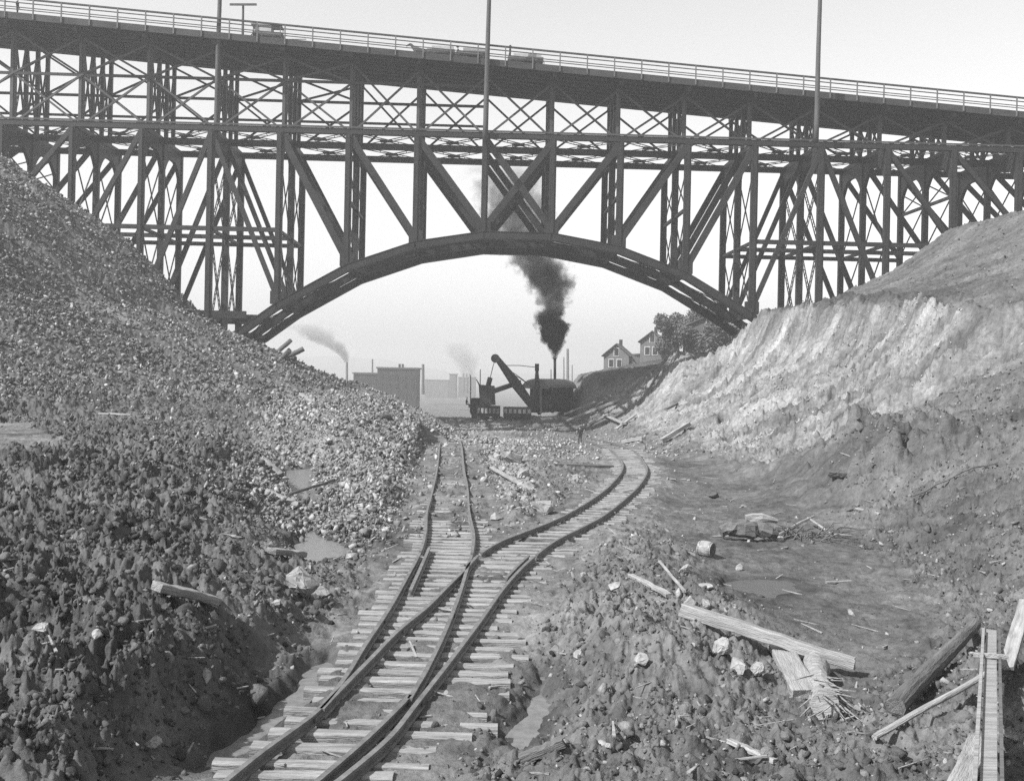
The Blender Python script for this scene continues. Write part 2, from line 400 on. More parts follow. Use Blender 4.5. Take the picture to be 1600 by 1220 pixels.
def regions(X, Y):
    d = left_d(X, Y)
    R = {}
    R['lslope'] = sstep(-0.5, 2.0, d) * (Y < 140)
    pan = polydist(X, Y, PAN); R['pan'] = sstep(-0.6, 0.8, pan)
    R['bench'] = sstep(-0.5, 0.9, polydist(X, Y, BENCH))
    tr = np.full(X.shape, 1e9)
    m = (Y > 7) & (Y < 100) & (np.abs(X) < 14)
    if m.any():
        xs = X[m]; ys = Y[m]; b = np.full(xs.shape, 1e9)
        for p in RAIL_XY: b = np.minimum(b, (xs - p[0]) ** 2 + (ys - p[1]) ** 2)
        tr[m] = np.sqrt(b)
    R['track'] = 1 - sstep(0.7, 1.7, tr)
    R['face'] = sstep(10.5, 13, X + fbm(X * .3, Y * .3, 5, 2) * 1.5) * (1 - sstep(23.0, 24.2, X + fbm(X * .4, Y * .15, 6, 2) * 1.2)) * sstep(45, 51, Y + (X - 14) * .35 + fbm(X * .2, Y * .2, 9, 3) * 3.0) * (1 - sstep(118, 126, Y))
    R['rslope'] = sstep(9.0, 12.0, X) * (1 - R['face'])
    R['lmound'] = (1 - R['lslope']) * sstep(-0.35, 0.1, -0.2 - (X + 1.0 + 0.22 * Y) / 4) 
    return R

def height(X, Y, parts=None):
    X = np.asarray(X, float); Y = np.asarray(Y, float)
    z = base_h(X, Y)
    R = regions(X, Y) if parts is None else parts
    # roughness amplitude
    mud = fbm(X / 1.1, Y / 1.6, 120, 3); lt = sstep(27, 33, Y) * (X < -.2 - .03 * (Y - 27)); zt_ = np.clip(.06 + .10 * mud + .05 * sstep(.0, .4, fbm(X / 2.2, Y / 1.3, 125, 2)) - .05 * sstep(.2, .6, -mud), -.03, .125) + .045 * lt + .02 * lt * mud; z = z * (1 - R['track']) + (zt_ + np.interp(Y, _FY, _FZ)) * R['track']
    flat = np.maximum(np.maximum(R['pan'] * 0.80, R['track'] * 0.95), R['bench'] * 0.9)
    A = 1.0 - flat
    A *= 1 - 0.55 * R['face']; A *= 1 - .2 * R['rslope']
    mid = (1 - R['lslope']) * (1 - R['rslope'])
    far = 1 - sstep(115, 170, Y)
    wx = fbm(X * .9, Y * .9, 40, 2) * 0.35; wy = fbm(X * .9, Y * .9, 50, 2) * 0.35
    big = fbm(X / 6.0, Y / 6.0, 1, 3) * 0.5
    c1 = clods((X + wx) / 1.15, (Y + wy) / 1.15, 11)
    c2 = clods((X + wx) / 0.5, (Y + wy) / 0.5, 21)
    c3 = clods((X + wx * .5) / 0.22, (Y + wy * .5) / 0.22, 31)
    fine = fbm(X / 0.35, Y / 0.35, 60, 4, 0.6)
    patch = sstep(-0.25, 0.35, fbm(X / 3.5, Y / 3.5, 70, 3))
    c4 = clods((X + wx * .3) / 0.11, (Y + wy * .3) / 0.11, 35)
    fine2 = fbm(X / 1.4, Y / 1.4, 66, 6, 0.62)
    rid = 1 - np.abs(fbm(X / 0.55 + wx, Y / 0.55, 62, 4, 0.6)) * 2
    rough = big * (0.30 + 0.30 * R['lmound'] + .15 * R['rslope']) \
        + (c1 - .3) * (0.08 + 0.24 * R['lmound']) * (0.3 + patch) \
        + (c2 - .3) * (0.05 + 0.07 * R['lmound'] + 0.05 * R['lslope']) * (0.3 + patch) + (c3 - .3) * .065 * (.4 + patch) + (c4 - .3) * .03 \
        + fine * 0.10 + fine2 * (.07 + .05 * R['lmound']) + (rid - .6) * (.06 + .10 * R['lmound'] + .06 * R['rslope'])
    near = sstep(2, 8, Y)
    z = z + rough * A * near * far
    z = z + flat * (fine * 0.012 + big * 0.05 + (c3 - .3) * 0.022)
    # shovel cut striations on the steep face, running down the slope
    sY = Y + .012 * (X - 9) ** 2 + .25 * (X - 12) * .3
    st = np.abs(fbm(sY / 2.6, X / 45.0, 80, 3, 0.5)); st2 = np.abs(vnoise(sY / 0.75, X / 30.0, 85)); st3 = vnoise(sY / .32, X / 18.0, 86)
    brk = sstep(-.35, .25, fbm(X / 4, Y / 4, 88, 3))
    fl1 = np.abs(vnoise(sY / 1.7, X / 60.0, 82)); fl2 = np.abs(vnoise(sY / .55, X / 40.0, 83))
    z = z - R['face'] * sstep(11.5, 17, X) * ((.35 + .65 * brk) * (fl1 * 2.3 + fl2 * .9 + np.clip(.14 - st, 0, 1) * 5.0 + st3 * .10)) + R['face'] * ((fbm(X / 2.2, Y / 2.2, 90, 6, .62) * 0.22) + (c2 - .3) * .12 * (1 - brk) + fine * .14 + (c3 - .3) * .12 + fine2 * .12 + .6 * sstep(11.5, 17, X))
    # slumped pile below the near end of the face
    pile = np.exp(-(((X - 14.2) / 2.6) ** 2 + ((Y - 40) / 5.5) ** 2))
    z = z + pile * (1.1 + 1.0 * (c1 - .3) + .5 * fbm(X / 1.5, Y / 1.5, 95, 3))
    # gullies down the near right slope, ridges on the left slope
    z = z + R['rslope'] * sstep(8, 12, Y) * (c1 - .3) * .16 * sstep(.1, .5, patch) + R['rslope'] * (Y < 60) * fbm(Y / 3.0 + X * .3, X / 7.0, 99, 4) * 0.55
    z = z + R['lslope'] * fbm((X * .97 + Y * .24) / 14.0, (Y - X * .24) / 3.2, 101, 4) * 0.5
    lip = np.exp(-(((X - 24.4 + .8 * fbm(Y / 3, X / 9, 7, 2)) / 1.1) ** 2)) * sstep(52, 70, Y) * (1 - sstep(110, 120, Y))
    z = z + lip * (0.25 + 0.6 * fbm(X / 1.6, Y / 1.6, 103, 4, .6))
    for poly, zw in PUDW:
        d = polydist(X, Y, poly) + fbm(X / .8, Y / .8, 107, 3) * .16
        k = sstep(-0.15, 0.22, d); z = z * (1 - k) + np.minimum(z, zw - 0.07) * k
        k2 = sstep(-0.9, -0.1, d) * (1 - k); z = z + k2 * (np.maximum(zw + .035, z - .5 * np.maximum(0, z - zw - .25)) - z)
    return z

def hz(x, y): return float(height(np.array([x]), np.array([y]))[0])

_RAYY = np.exp(np.linspace(math.log(8), math.log(320), 900))
def hit(px, py):
    """where a sight line meets the terrain"""
    x, k = ray(px, py)
    zt = height(x * _RAYY, _RAYY); zr = CAMZ + k * _RAYY
    idx = np.nonzero(zr < zt)[0]
    i = idx[0] if len(idx) else len(_RAYY) - 1
    Y = _RAYY[i]
    return Vector((x * Y, Y, zt[i]))

def build_terrain():
    u1 = np.linspace(-0.56, 0.56, 1050)
    lo = -0.56 - np.cumsum(np.linspace(.004, .08, 24)); hi = -lo
    u = np.concatenate([lo[::-1], u1, hi])
    y1 = np.exp(np.arange(math.log(8.2), math.log(132), 0.0033))
    y0 = np.array([1.0, 2.5, 4, 5.5, 7, 7.6, 8.0])
    y2 = np.exp(np.arange(math.log(132.6), math.log(6000), 0.035))
    Yr = np.concatenate([y0, y1, y2])
    nu, ny = len(u), len(Yr)
    Y = np.repeat(Yr[:, None], nu, 1); X = u[None] * (Y + 1.0)
    Xf, Yf = X.ravel(), Y.ravel()
    R = regions(Xf, Yf)
    Z = height(Xf, Yf, R)
    co = np.stack([Xf, Yf, Z], 1).astype(np.float32)
    idx = np.arange(nu * ny).reshape(ny, nu)
    q = np.stack([idx[:-1, :-1], idx[:-1, 1:], idx[1:, 1:], idx[1:, :-1]], -1).reshape(-1, 4)
    me = bpy.data.meshes.new('ground')
    me.vertices.add(len(co)); me.vertices.foreach_set('co', co.ravel())
    me.loops.add(q.size); me.loops.foreach_set('vertex_index', q.ravel().astype(np.int32))
    me.polygons.add(len(q)); me.polygons.foreach_set('loop_start', np.arange(0, q.size, 4, dtype=np.int32))
    me.update(calc_edges=True)
    # soil's own tones (clay face, moist soil, pale rubble), plus painted groove shade
    n1 = fbm(Xf / 5, Yf / 5, 201, 4); n2 = fbm(Xf / 0.9, Yf / 0.9, 211, 3)
    t = np.full(len(Xf), 0.25)
    t = t * (1 - R['lslope']) + 0.23 * R['lslope']
    t = t * (1 - R['lmound']) + 0.20 * R['lmound']
    t = t * (1 - R['rslope']) + 0.21 * R['rslope']
    t = t * (1 - R['face']) + 0.40 * R['face']
    t = t * (1 - R['pan']) + 0.20 * R['pan']
    t = t * (1 - R['track']) + 0.27 * R['track']
    t = t * (1 - R['bench']) + 0.33 * R['bench']
    lipm = sstep(23.3, 24.6, Xf) * (1 - sstep(27, 30, Xf)) * sstep(55, 70, Yf); t = t * (1 - .45 * lipm)
    midp = (1 - R['lslope']) * (1 - R['lmound']) * (1 - R['rslope']) * (1 - R['pan']) * (1 - R['track']) * sstep(25, 40, Yf) * (Xf < 1); t = t * (1 - midp) + .36 * midp; dk = sstep(4.5, 6, Xf) * (1 - sstep(10, 11.5, Xf)) * sstep(117, 121, Yf) * (1 - sstep(138, 144, Yf)); fr = sstep(135, 180, Yf); t = t * (1 - fr) + .11 * fr
    sY = Yf + .012 * (Xf - 9) ** 2 + .25 * (Xf - 12) * .3; t = t * (1 - .45 * R['face'] * sstep(13, 17, Xf) * sstep(.10, .02, np.abs(fbm(sY / 2.6, Xf / 45.0, 80, 3, 0.5))) ); t = t * (1 + R['face'] * (.35 * fbm(sY / 1.3, Xf / 30, 221, 3) + .18 * fbm(Xf / .8, Yf / 3, 225, 3)))  # shade painted into the cracks and grooves; broad streaks are clay strata
    t = t * (1 + 0.35 * n1 + 0.30 * n2)
    dl = left_d(Xf, Yf); al = Xf * .24 + Yf * .97; t = t * (1 + R['lslope'] * (.45 * fbm(al / 4.0, dl / 22.0, 231, 4) + .2 * fbm(al / 1.2, dl / 9.0, 235, 3)))
    for poly, zw in PUDW:
        d = polydist(Xf, Yf, poly); t = t * (1 - .4 * sstep(-.5, .1, d))
    t = np.clip(t * .43, 0.03, 0.4)
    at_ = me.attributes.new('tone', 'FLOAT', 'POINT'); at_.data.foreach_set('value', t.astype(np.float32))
    m, nt, b = new_mat('earth')
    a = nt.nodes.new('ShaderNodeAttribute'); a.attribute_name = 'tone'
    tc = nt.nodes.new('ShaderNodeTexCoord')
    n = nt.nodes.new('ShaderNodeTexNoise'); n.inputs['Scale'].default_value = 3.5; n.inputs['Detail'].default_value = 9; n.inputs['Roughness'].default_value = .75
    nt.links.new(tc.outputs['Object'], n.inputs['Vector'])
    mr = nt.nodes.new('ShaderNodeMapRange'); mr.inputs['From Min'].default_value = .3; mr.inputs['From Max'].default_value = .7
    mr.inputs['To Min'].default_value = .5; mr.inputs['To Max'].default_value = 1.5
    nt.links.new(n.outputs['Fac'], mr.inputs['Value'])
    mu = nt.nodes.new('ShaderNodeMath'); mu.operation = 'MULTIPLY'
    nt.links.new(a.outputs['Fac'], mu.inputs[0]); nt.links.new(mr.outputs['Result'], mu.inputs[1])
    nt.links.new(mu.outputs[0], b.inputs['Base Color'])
    b.inputs['Roughness'].default_value = 0.95; b.inputs['Specular IOR Level'].default_value = 0.1
    n2_ = nt.nodes.new('ShaderNodeTexNoise'); n2_.inputs['Scale'].default_value = 16; n2_.inputs['Detail'].default_value = 6; n2_.inputs['Roughness'].default_value = .7
    nt.links.new(tc.outputs['Object'], n2_.inputs['Vector'])
    bp = nt.nodes.new('ShaderNodeBump'); bp.inputs['Strength'].default_value = .8; bp.inputs['Distance'].default_value = .06
    nt.links.new(n2_.outputs['Fac'], bp.inputs['Height']); nt.links.new(bp.outputs['Normal'], b.inputs['Normal'])
    me.materials.append(m)
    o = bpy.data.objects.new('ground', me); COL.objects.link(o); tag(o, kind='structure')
    return o
build_terrain()

# ------------------------------------------------------------------ rocks
def hull_rock(npts=16, sq=(1, 1, 1), jit=0.35, seed=None):
    r = random.Random(seed)
    bm = bmesh.new()
    for i in range(npts):
        v = Vector((r.gauss(0, 1), r.gauss(0, 1), r.gauss(0, 1))).normalized() * (1 - jit * r.random())
        bm.verts.new((v.x * sq[0], v.y * sq[1], v.z * sq[2]))
    res = bmesh.ops.convex_hull(bm, input=bm.verts)
    bmesh.ops.delete(bm, geom=[e for e in res['geom_interior'] if isinstance(e, bmesh.types.BMVert)], context='VERTS')
    bmesh.ops.recalc_face_normals(bm, faces=bm.faces)
    bm.verts.ensure_lookup_table(); bm.verts.index_update()
    v = np.array([q.co[:] for q in bm.verts], np.float32); f = np.array([[q.index for q in p.verts] for p in bm.faces], np.int32)
    bm.free(); return v, f

ROCKS = [hull_rock(random.choice((10, 12, 14, 18)), (1, random.uniform(.55, 1), random.uniform(.4, .8)), .45, 100 + i) for i in range(24)]
SLABS = [hull_rock(random.choice((8, 9, 10, 12)), (1, random.uniform(.4, .9), random.uniform(.22, .5)), .6, 300 + i) for i in range(28)]
def clod_shape(seed):
    r = random.Random(seed); bm = bmesh.new(); bmesh.ops.create_icosphere(bm, subdivisions=2, radius=1)
    k = [Vector((r.gauss(0, 1), r.gauss(0, 1), r.gauss(0, 1))).normalized() for _ in range(9)]; am = [r.uniform(-.75, .55) for _ in k]
    sq = (1, r.uniform(.6, 1), r.uniform(.5, .85))
    for v in bm.verts:
        f = 1 + sum(a_ * max(0, v.co.dot(q) - .55) / .45 for q, a_ in zip(k, am)) + r.uniform(-.17, .17)
        v.co = Vector((v.co.x * sq[0], v.co.y * sq[1], v.co.z * sq[2])) * f
    bm.verts.index_update(); v = np.array([q.co[:] for q in bm.verts], np.float32); f = np.array([[q.index for q in p.verts] for p in bm.faces], np.int32); bm.free()
    return v, f
CLODS = [clod_shape(900 + i) for i in range(14)]

def scatter(name, label, X, Y, Z, size, tone, shapes):
    V = []; Fc = []; T = []; off = 0; n = len(X)
    which = RNG.integers(0, len(shapes), n)
    for w in range(len(shapes)):
        sel = np.nonzero(which == w)[0]
        if not len(sel): continue
        v, f = shapes[w]; k = len(sel)
        q = RNG.normal(size=(k, 4)); q /= np.linalg.norm(q, axis=1)[:, None]; a, b, c, d = q.T
        Rm = np.stack([np.stack([1 - 2 * (c * c + d * d), 2 * (b * c - a * d), 2 * (b * d + a * c)], -1),
                       np.stack([2 * (b * c + a * d), 1 - 2 * (b * b + d * d), 2 * (c * d - a * b)], -1),
                       np.stack([2 * (b * d - a * c), 2 * (c * d + a * b), 1 - 2 * (b * b + c * c)], -1)], 1)
        vv = np.einsum('kij,vj->kvi', Rm, v) * size[sel][:, None, None]
        vv[..., 0] += X[sel][:, None]; vv[..., 1] += Y[sel][:, None]; vv[..., 2] += (Z[sel] + size[sel] * .12)[:, None]
        V.append(vv.reshape(-1, 3)); T.append(np.repeat(tone[sel], len(v)))
        Fc.append((f[None] + (np.arange(k) * len(v))[:, None, None]).reshape(-1, 3) + off); off += k * len(v)
    V = np.concatenate(V).astype(np.float32); Fc = np.concatenate(Fc).astype(np.int32); T = np.concatenate(T).astype(np.float32)
    me = bpy.data.meshes.new(name)
    me.vertices.add(len(V)); me.vertices.foreach_set('co', V.ravel())
    me.loops.add(Fc.size); me.loops.foreach_set('vertex_index', Fc.ravel())
    me.polygons.add(len(Fc)); me.polygons.foreach_set('loop_start', np.arange(0, Fc.size, 3, dtype=np.int32))
    me.update(calc_edges=True); me.materials.append(bpy.data.materials['earth'])
    at_ = me.attributes.new('tone', 'FLOAT', 'POINT'); at_.data.foreach_set('value', T)
    o = bpy.data.objects.new(name, me); COL.objects.link(o); tag(o, label, name, kind='stuff')

def rubble():
    N = 125000
    lu = RNG.uniform(-0.54, 0.54, N); Y = np.exp(RNG.uniform(math.log(10), math.log(122), N)); X = lu * (Y + 1)
    R = regions(X, Y)
    dens = 0.16 + 0.75 * R['lslope'] + 0.65 * (1 - R['rslope']) * (X < 1) * (Y > 26) + .7 * (1 - R['lslope']) * (1 - R['rslope']) * (Y > 55)
    dl = left_d(X, Y); al = X * .24 + Y * .97
    dens *= sstep(-.45, .25, fbm(X / 2.5, Y / 2.5, 301, 3) + .12) * (1 - .8 * R['lslope'] * sstep(.05, .35, fbm(al / 5, dl / 20, 233, 3)))
    dens *= (1 - .93 * R['pan']) * (1 - .9 * R['track']) * (1 - .45 * R['face']) * (1 - .95 * R['bench'])
    dens *= (1 - .5 * R['rslope']) * (1 - .75 * R['lmound'])
    for poly, zw in PUDW: dens *= 1 - sstep(-.1, .2, polydist(X, Y, poly))
    keep = RNG.random(N) < dens; X = X[keep]; Y = Y[keep]; n = len(X)
    Rk = {k: v[keep] for k, v in R.items()}; Z = height(X, Y, Rk)
    size = 0.0015 * Y * (1 + RNG.pareto(2.4, n)) + 0.01
    size = np.clip(size, 0.02, 0.08 + 0.20 * RNG.random(n) ** 1.5)
    base = .14 * (1 - Rk['lslope']) + .11 * Rk['lslope'] - .05 * Rk['rslope'] - .07 * Rk['lmound'] + .06 * Rk['face'] + .07 * (1 - Rk['lslope']) * (1 - Rk['rslope']) * (Y > 28)
    tal = (Rk['lslope'] > .5) & (Y > 40); size = np.where(tal, np.clip(size * 1.5, .1, .34), size)
    size = np.where(Rk['face'] > .4, np.minimum(size, .05 + .0008 * Y), size)
    tone = np.clip(base * np.exp(RNG.normal(0, .42 + .12 * tal, n)), .03, .33)
    scatter('rubble', 'loose broken stones strewn over the slopes and spoil heaps', X, Y, Z, size, tone, ROCKS)
    N = 100000
    lu = RNG.uniform(-0.55, -0.02, N); Y = np.exp(RNG.uniform(math.log(27), math.log(101), N)); X = lu * (Y + 1)
    R = regions(X, Y); al = X * .24 + Y * .97; dl = left_d(X, Y)
    mid = (1 - R['lslope']) * (1 - .8 * R['lmound']) * (X > -.36 * Y)
    dens = np.maximum(R['lslope'] * (.25 + .75 * sstep(.3, -.15, fbm(al / 6, dl / 16, 243, 4) + .010 * (dl - 14))), .75 * mid) * (1 - .95 * R['track']) * (1 - R['bench'])
    for poly, zw in PUDW: dens *= 1 - sstep(-.2, .2, polydist(X, Y, poly))
    keep = RNG.random(N) < dens; X = X[keep]; Y = Y[keep]; n = len(X); mid = mid[keep]
    Rk = {k: v[keep] for k, v in R.items()}; Z = height(X, Y, Rk)
    size = np.clip(.085 * (1 + RNG.pareto(2.0, n)), .06, .40) * np.interp(Y, [28, 45, 75, 95], [.62, .72, 1, 1.1])
    tone = np.clip((.145 + .02 * mid) * np.exp(RNG.normal(0, .5, n)), .03, .34)
    scatter('talus', 'angular talus stones covering the left slope and the pale rubble heap', X, Y, Z + size * .1, size, tone, SLABS)
    N = 110000
    lu = RNG.uniform(-0.56, 0.56, N); Y = np.exp(RNG.uniform(math.log(9.3), math.log(46), N)); X = lu * (Y + 1)
    R = regions(X, Y)
    dens = (.42 + .6 * R['lmound'] + .3 * R['rslope'] * (Y < 48)) * (1 - R['lslope'])
    dens *= sstep(-.4, .2, fbm(X / 1.6, Y / 1.6, 331, 3) + .1)
    dens *= (1 - .86 * R['pan']) * (1 - .97 * R['track']) * (1 - R['face']) * (1 - R['bench'])
    for poly, zw in PUDW: dens *= 1 - sstep(-.2, .1, polydist(X, Y, poly))
    keep = RNG.random(N) < dens; X = X[keep]; Y = Y[keep]; n = len(X)
    Rk = {k: v[keep] for k, v in R.items()}; Z = height(X, Y, Rk)
    size = (1 - .3 * (X > 0)) * (1 - .4 * Rk['pan']) * np.clip(0.0013 * Y * (1 + RNG.pareto(1.45, n)) + .003, .012, .05 + .085 * RNG.random(n) ** 2)
    tone = np.clip((.092 - .018 * Rk['lmound'] + .02 * Rk['rslope']) * np.exp(RNG.normal(0, .42, n)), .025, .3)
    scatter('clods', 'crumbly clods of moist earth covering the near banks', X, Y, Z - size * .1, size, tone, CLODS + ROCKS[:8] + SLABS[:10])
rubble()

def boulder(px, py, wpx, hpx, mat, label, seed, group='boulders lying in the cut', jit=.5, npts=22):
    p = hit(px, py + hpx * .35); s = p.y / F
    sx, sz = wpx * s / 2, hpx * s / 2
    bm = bmesh.new(); r = random.Random(seed)
    for i in range(npts):
        v = Vector((r.gauss(0, 1), r.gauss(0, 1), r.gauss(0, 1))).normalized() * (1 - jit * r.random())
        bm.verts.new((v.x * sx, v.y * (sx + sz) / 2, v.z * sz))
    res = bmesh.ops.convex_hull(bm, input=bm.verts)
    bmesh.ops.delete(bm, geom=[e for e in res['geom_interior'] if isinstance(e, bmesh.types.BMVert)], context='VERTS')
    bmesh.ops.bevel(bm, geom=list(bm.edges), offset=min(sx, sz) * .05, segments=1, affect='EDGES')
    bmesh.ops.triangulate(bm, faces=bm.faces)
    bmesh.ops.subdivide_edges(bm, edges=list(bm.edges), cuts=1)
    for v in bm.verts: v.co += Vector((r.uniform(-1, 1), r.uniform(-1, 1), r.uniform(-1, 1))) * min(sx, sz) * .05
    bmesh.ops.recalc_face_normals(bm, faces=bm.faces)
    me = bpy.data.meshes.new('boulder'); bm.to_mesh(me); bm.free(); me.materials.append(mat)
    o = bpy.data.objects.new('boulder', me); COL.objects.link(o)
    o.location = (p.x, p.y + .3 * sx, p.z + sz * .45)
    tag(o, label, 'boulder', group)
    return o

BL = [
 (466,908,72,66,'rock_mid','large grey boulder with a hollow side at the left edge of the ditch'),
 (430,941,24,16,'rock_pale','small pale rock just left of the large hollow boulder'),
 (500,925,40,22,'rock_mid','low grey slab leaning on the right of the large hollow boulder'),
 (803,712,46,32,'rock_pale','biggest pale block in the stone heap between the two tracks'),
 (777,713,16,18,'rock_pale','small white rock touching the left of the biggest pale block'),
 (817,740,32,26,'rock_pale','pale wedge of stone just below the biggest pale block'),
 (852,789,58,38,'rock_mid','rounded grey boulder beside the left rail of the curving track'),
 (822,783,22,20,'rock_pale','pale stone leaning on the left of the rounded grey boulder'),
 (776,807,28,18,'rock_mid','flat grey stone right of the straight left track'),
 (800,772,20,16,'rock_pale','pale stone by the light boards between the tracks'),
 (900,748,17,18,'rock_pale','lone pale cube of stone inside the bend of the curving track'),
 (1072,890,30,24,'rock_pale','square pale slab on the spoil ridge right of the switch'),
 (1077,943,28,32,'rock_pale','white jagged rock at the upper end of the long squared beam'),
 (1103,944,20,22,'rock_pale','pale pointed rock right of the white jagged one at the beam'),
 (1106,917,32,16,'rock_pale','flat whitish stone beside the shallow wet patch'),
 (1131,1014,36,50,'rock_pale','tall pale jagged rock under the long squared beam'),
 (1157,1042,38,36,'rock_pale','three-sided pale rock between the tall jagged one and the broad plank'),
 (1186,1046,36,32,'rock_mid','ridged grey rock touching the broad plank'),
 (905,1022,24,22,'rock_pale','round whitish stone on the near spoil right of the switch ties'),
 (1003,1031,34,26,'rock_mid','grey block with a dark right side on the near spoil ridge'),
 (962,925,30,18,'rock_pale','pale flat stone with a dark underside on the spoil ridge'),
 (912,899,13,13,'rock_pale','small white stone near the right rail beyond the switch'),
 (548,868,24,16,'rock_pale','pale flat stone on the right bank of the bright puddle'),
 (1115,773,20,17,'rock_dark','dark lump alone on the flat mud'),
 (1155,886,14,16,'rock_pale','small upright pale chip on the mud by the keg'),
 (1313,738,38,26,'rock_dark','dark clod at the foot of the slumped earth on the right'),
 (1330,793,30,18,'rock_dark','dark clod at the right edge of the flat mud by the brushwood'),
 (150,998,26,20,'rock_mid','smooth pale-grey stone half buried in the dark clods at left'),
 (322,1060,22,34,'rock_pale','whitish clod on the bank edge above the left ditch'),
 (62,985,36,26,'rock_mid','rounded grey clod near the left edge of the view'),
 (240,1165,30,26,'rock_mid','pale clod low on the near left bank'),
]
for i, (a, b, w, h, m, l) in enumerate(BL): boulder(a, b, w, h, M[m], l, 500 + i)

# ------------------------------------------------------------------ puddles
PL = ['long wet ditch pool left of the switch under the dark bank', 'bright puddle in the gully behind the large hollow boulder', 'dark water pool in the upper gully crossed by a thin pole',
      'narrow pale puddle right of the switch ties', 'shallow wet patch on the flat mud beyond the long beam']
for (poly, zw), l in zip(PUDW, PL):
    P = np.array(poly); c = P.mean(0)
    vs = [(c[0], c[1], zw)] + [(c[0] + (p[0] - c[0]) * 1.12, c[1] + (p[1] - c[1]) * 1.08, zw) for p in P]
    n = len(P); fs = [(0, 1 + (i + 1) % n, 1 + i) for i in range(n)]
    a2 = sum(P[i][0] * P[(i + 1) % n][1] - P[(i + 1) % n][0] * P[i][1] for i in range(n))
    if a2 > 0: fs = [f[::-1] for f in fs]
    o = link_mesh('puddle', vs, [f[::-1] for f in fs], M['water' if 'shallow' not in l else 'wet']); tag(o, l, 'puddle', 'puddles in the cut')

# ------------------------------------------------------------------ tracks
PROF = [(-.055, 0), (.055, 0), (.055, .018), (.012, .03), (.012, .085), (.034, .095), (.034, .13), (-.034, .13), (-.034, .095), (-.012, .085), (-.012, .03), (-.055, .018)]
def split_at(pts, Yc): 
    a = [p for p in pts if p.y <= Yc]; b = [p for p in pts if p.y >= Yc]; return a, b
YS = onz(738, 868, .2).y                              # just beyond the frog
tA = empty('turnout', onz(560, 1080, 0)); tag(tA, 'nearest stretch of track where the rails fork over long shared ties', 'railway switch', 'construction railway')
tB = empty('railway_track', onz(700, 780, 0)); tag(tB, 'straight left branch of rails running half buried towards the steam shovel', 'railway track', 'construction railway')
tC = empty('railway_track', onz(930, 790, 0)); tag(tC, 'right branch of rails curving away over closely laid ties', 'railway track', 'construction railway')
def rail(pts, par):
    if len(pts) > 1: MB().sweep(pts, PROF).build('rail', M['rust'], par)
for k, far in (('LL', tB), ('LR', tB), ('RL', tC), ('RR', tC)):
    a, b = split_at(RAILS[k], YS); rail(a, tA)
    b = [p + Vector((0, 0, 0.0)) for p in b]
    rail(b, far)
rail(RAILS['IN'], tA)
MB().sweep(RAILS['G1'], PROF).build('guard_rail', M['rust'], tA); MB().sweep(RAILS['G2'], PROF).build('guard_rail', M['rust'], tC)

for k, d_ in (('LL', (2.2, 7.5)), ('RR', (3.1, 9.4)), ('RL', (4.5,)), ('LR', (5.2,))):
    acc_ = 0; ds_ = list(d_); pts_ = RAILS[k]
    for q0, q1 in zip(pts_[:-1], pts_[1:]):
        acc_ += (q1 - q0).length
        if ds_ and acc_ > ds_[0] and q1.y < YS:
            ds_.pop(0); dd = (q1 - q0).normalized(); sd_ = dd.cross(Vector((0, 0, 1)))
            for sg in (-1, 1): MB().bar(q1 - dd * .3 + sd_ * .03 * sg + Vector((0, 0, .06)), q1 + dd * .3 + sd_ * .03 * sg + Vector((0, 0, .06)), .025, .06).build('joint_bar', M['rust'], tA)
def xat(pts, y):
    best = None
    for a, b in zip(pts[:-1], pts[1:]):
        if (a.y - y) * (b.y - y) <= 0 and a.y != b.y:
            t = (y - a.y) / (b.y - a.y); x = a.x + (b.x - a.x) * t
            best = x if best is None else max(best, x)
    return best
def tie(x0, x1, y0, y1, par, lift=0.0, mat='tie'):
    w = random.uniform(.17, .25); h = random.uniform(.14, .18); n = 5
    vs = []; fs = []
    top = RZ + random.uniform(-.015, .004) + lift
    for k in range(n + 1):
        t = k / n; x = x0 + (x1 - x0) * t; y = y0 + (y1 - y0) * t
        ww = w * random.uniform(.9, 1.08); r = random.uniform(.005, .03)
        hw = ww / 2
        for (a, b) in ((-hw, -h), (hw, -h), (hw, -r), (hw - .03, random.uniform(-.006, .006)), (-hw + .03, random.uniform(-.006, .006)), (-hw, -r)):
            vs.append((x, y + a, top + b))
    for k in range(n):
        for i in range(6):
            j = (i + 1) % 6; fs.append((k * 6 + i, k * 6 + j, (k + 1) * 6 + j, (k + 1) * 6 + i))
    fs.append(tuple(range(6))[::-1]); fs.append(tuple(range(n * 6, n * 6 + 6)))
    link_mesh('tie', vs, fs, M[mat], par)
y = 10.2
while y < YS + 3:
    xl = xat(RAILS['LL'], y); xr = xat(RAILS['RR'], y)
    if xl is None or xr is None: y += .45; continue
    if xr - xl > 3.6: break
    l = xl - random.uniform(.25, .6); r = xr + random.uniform(.25, .75) + (.35 if 12 < y < 17 else 0)
    tie(l, r, y + random.uniform(-.06, .06), y + random.uniform(-.12, .1), tA)
    y += random.uniform(.40, .52)
yl = y
while yl < 45:
    xl = xat(RAILS['LL'], yl); xr = xat(RAILS['LR'], yl)
    if xl is None or xr is None: break
    tie(xl - random.uniform(.3, .5), xr + random.uniform(.25, .6), yl + random.uniform(-.05, .05), yl + random.uniform(-.08, .08), tB, -.012 if yl < 31 else -.04)
    yl += random.uniform(.5, .62)
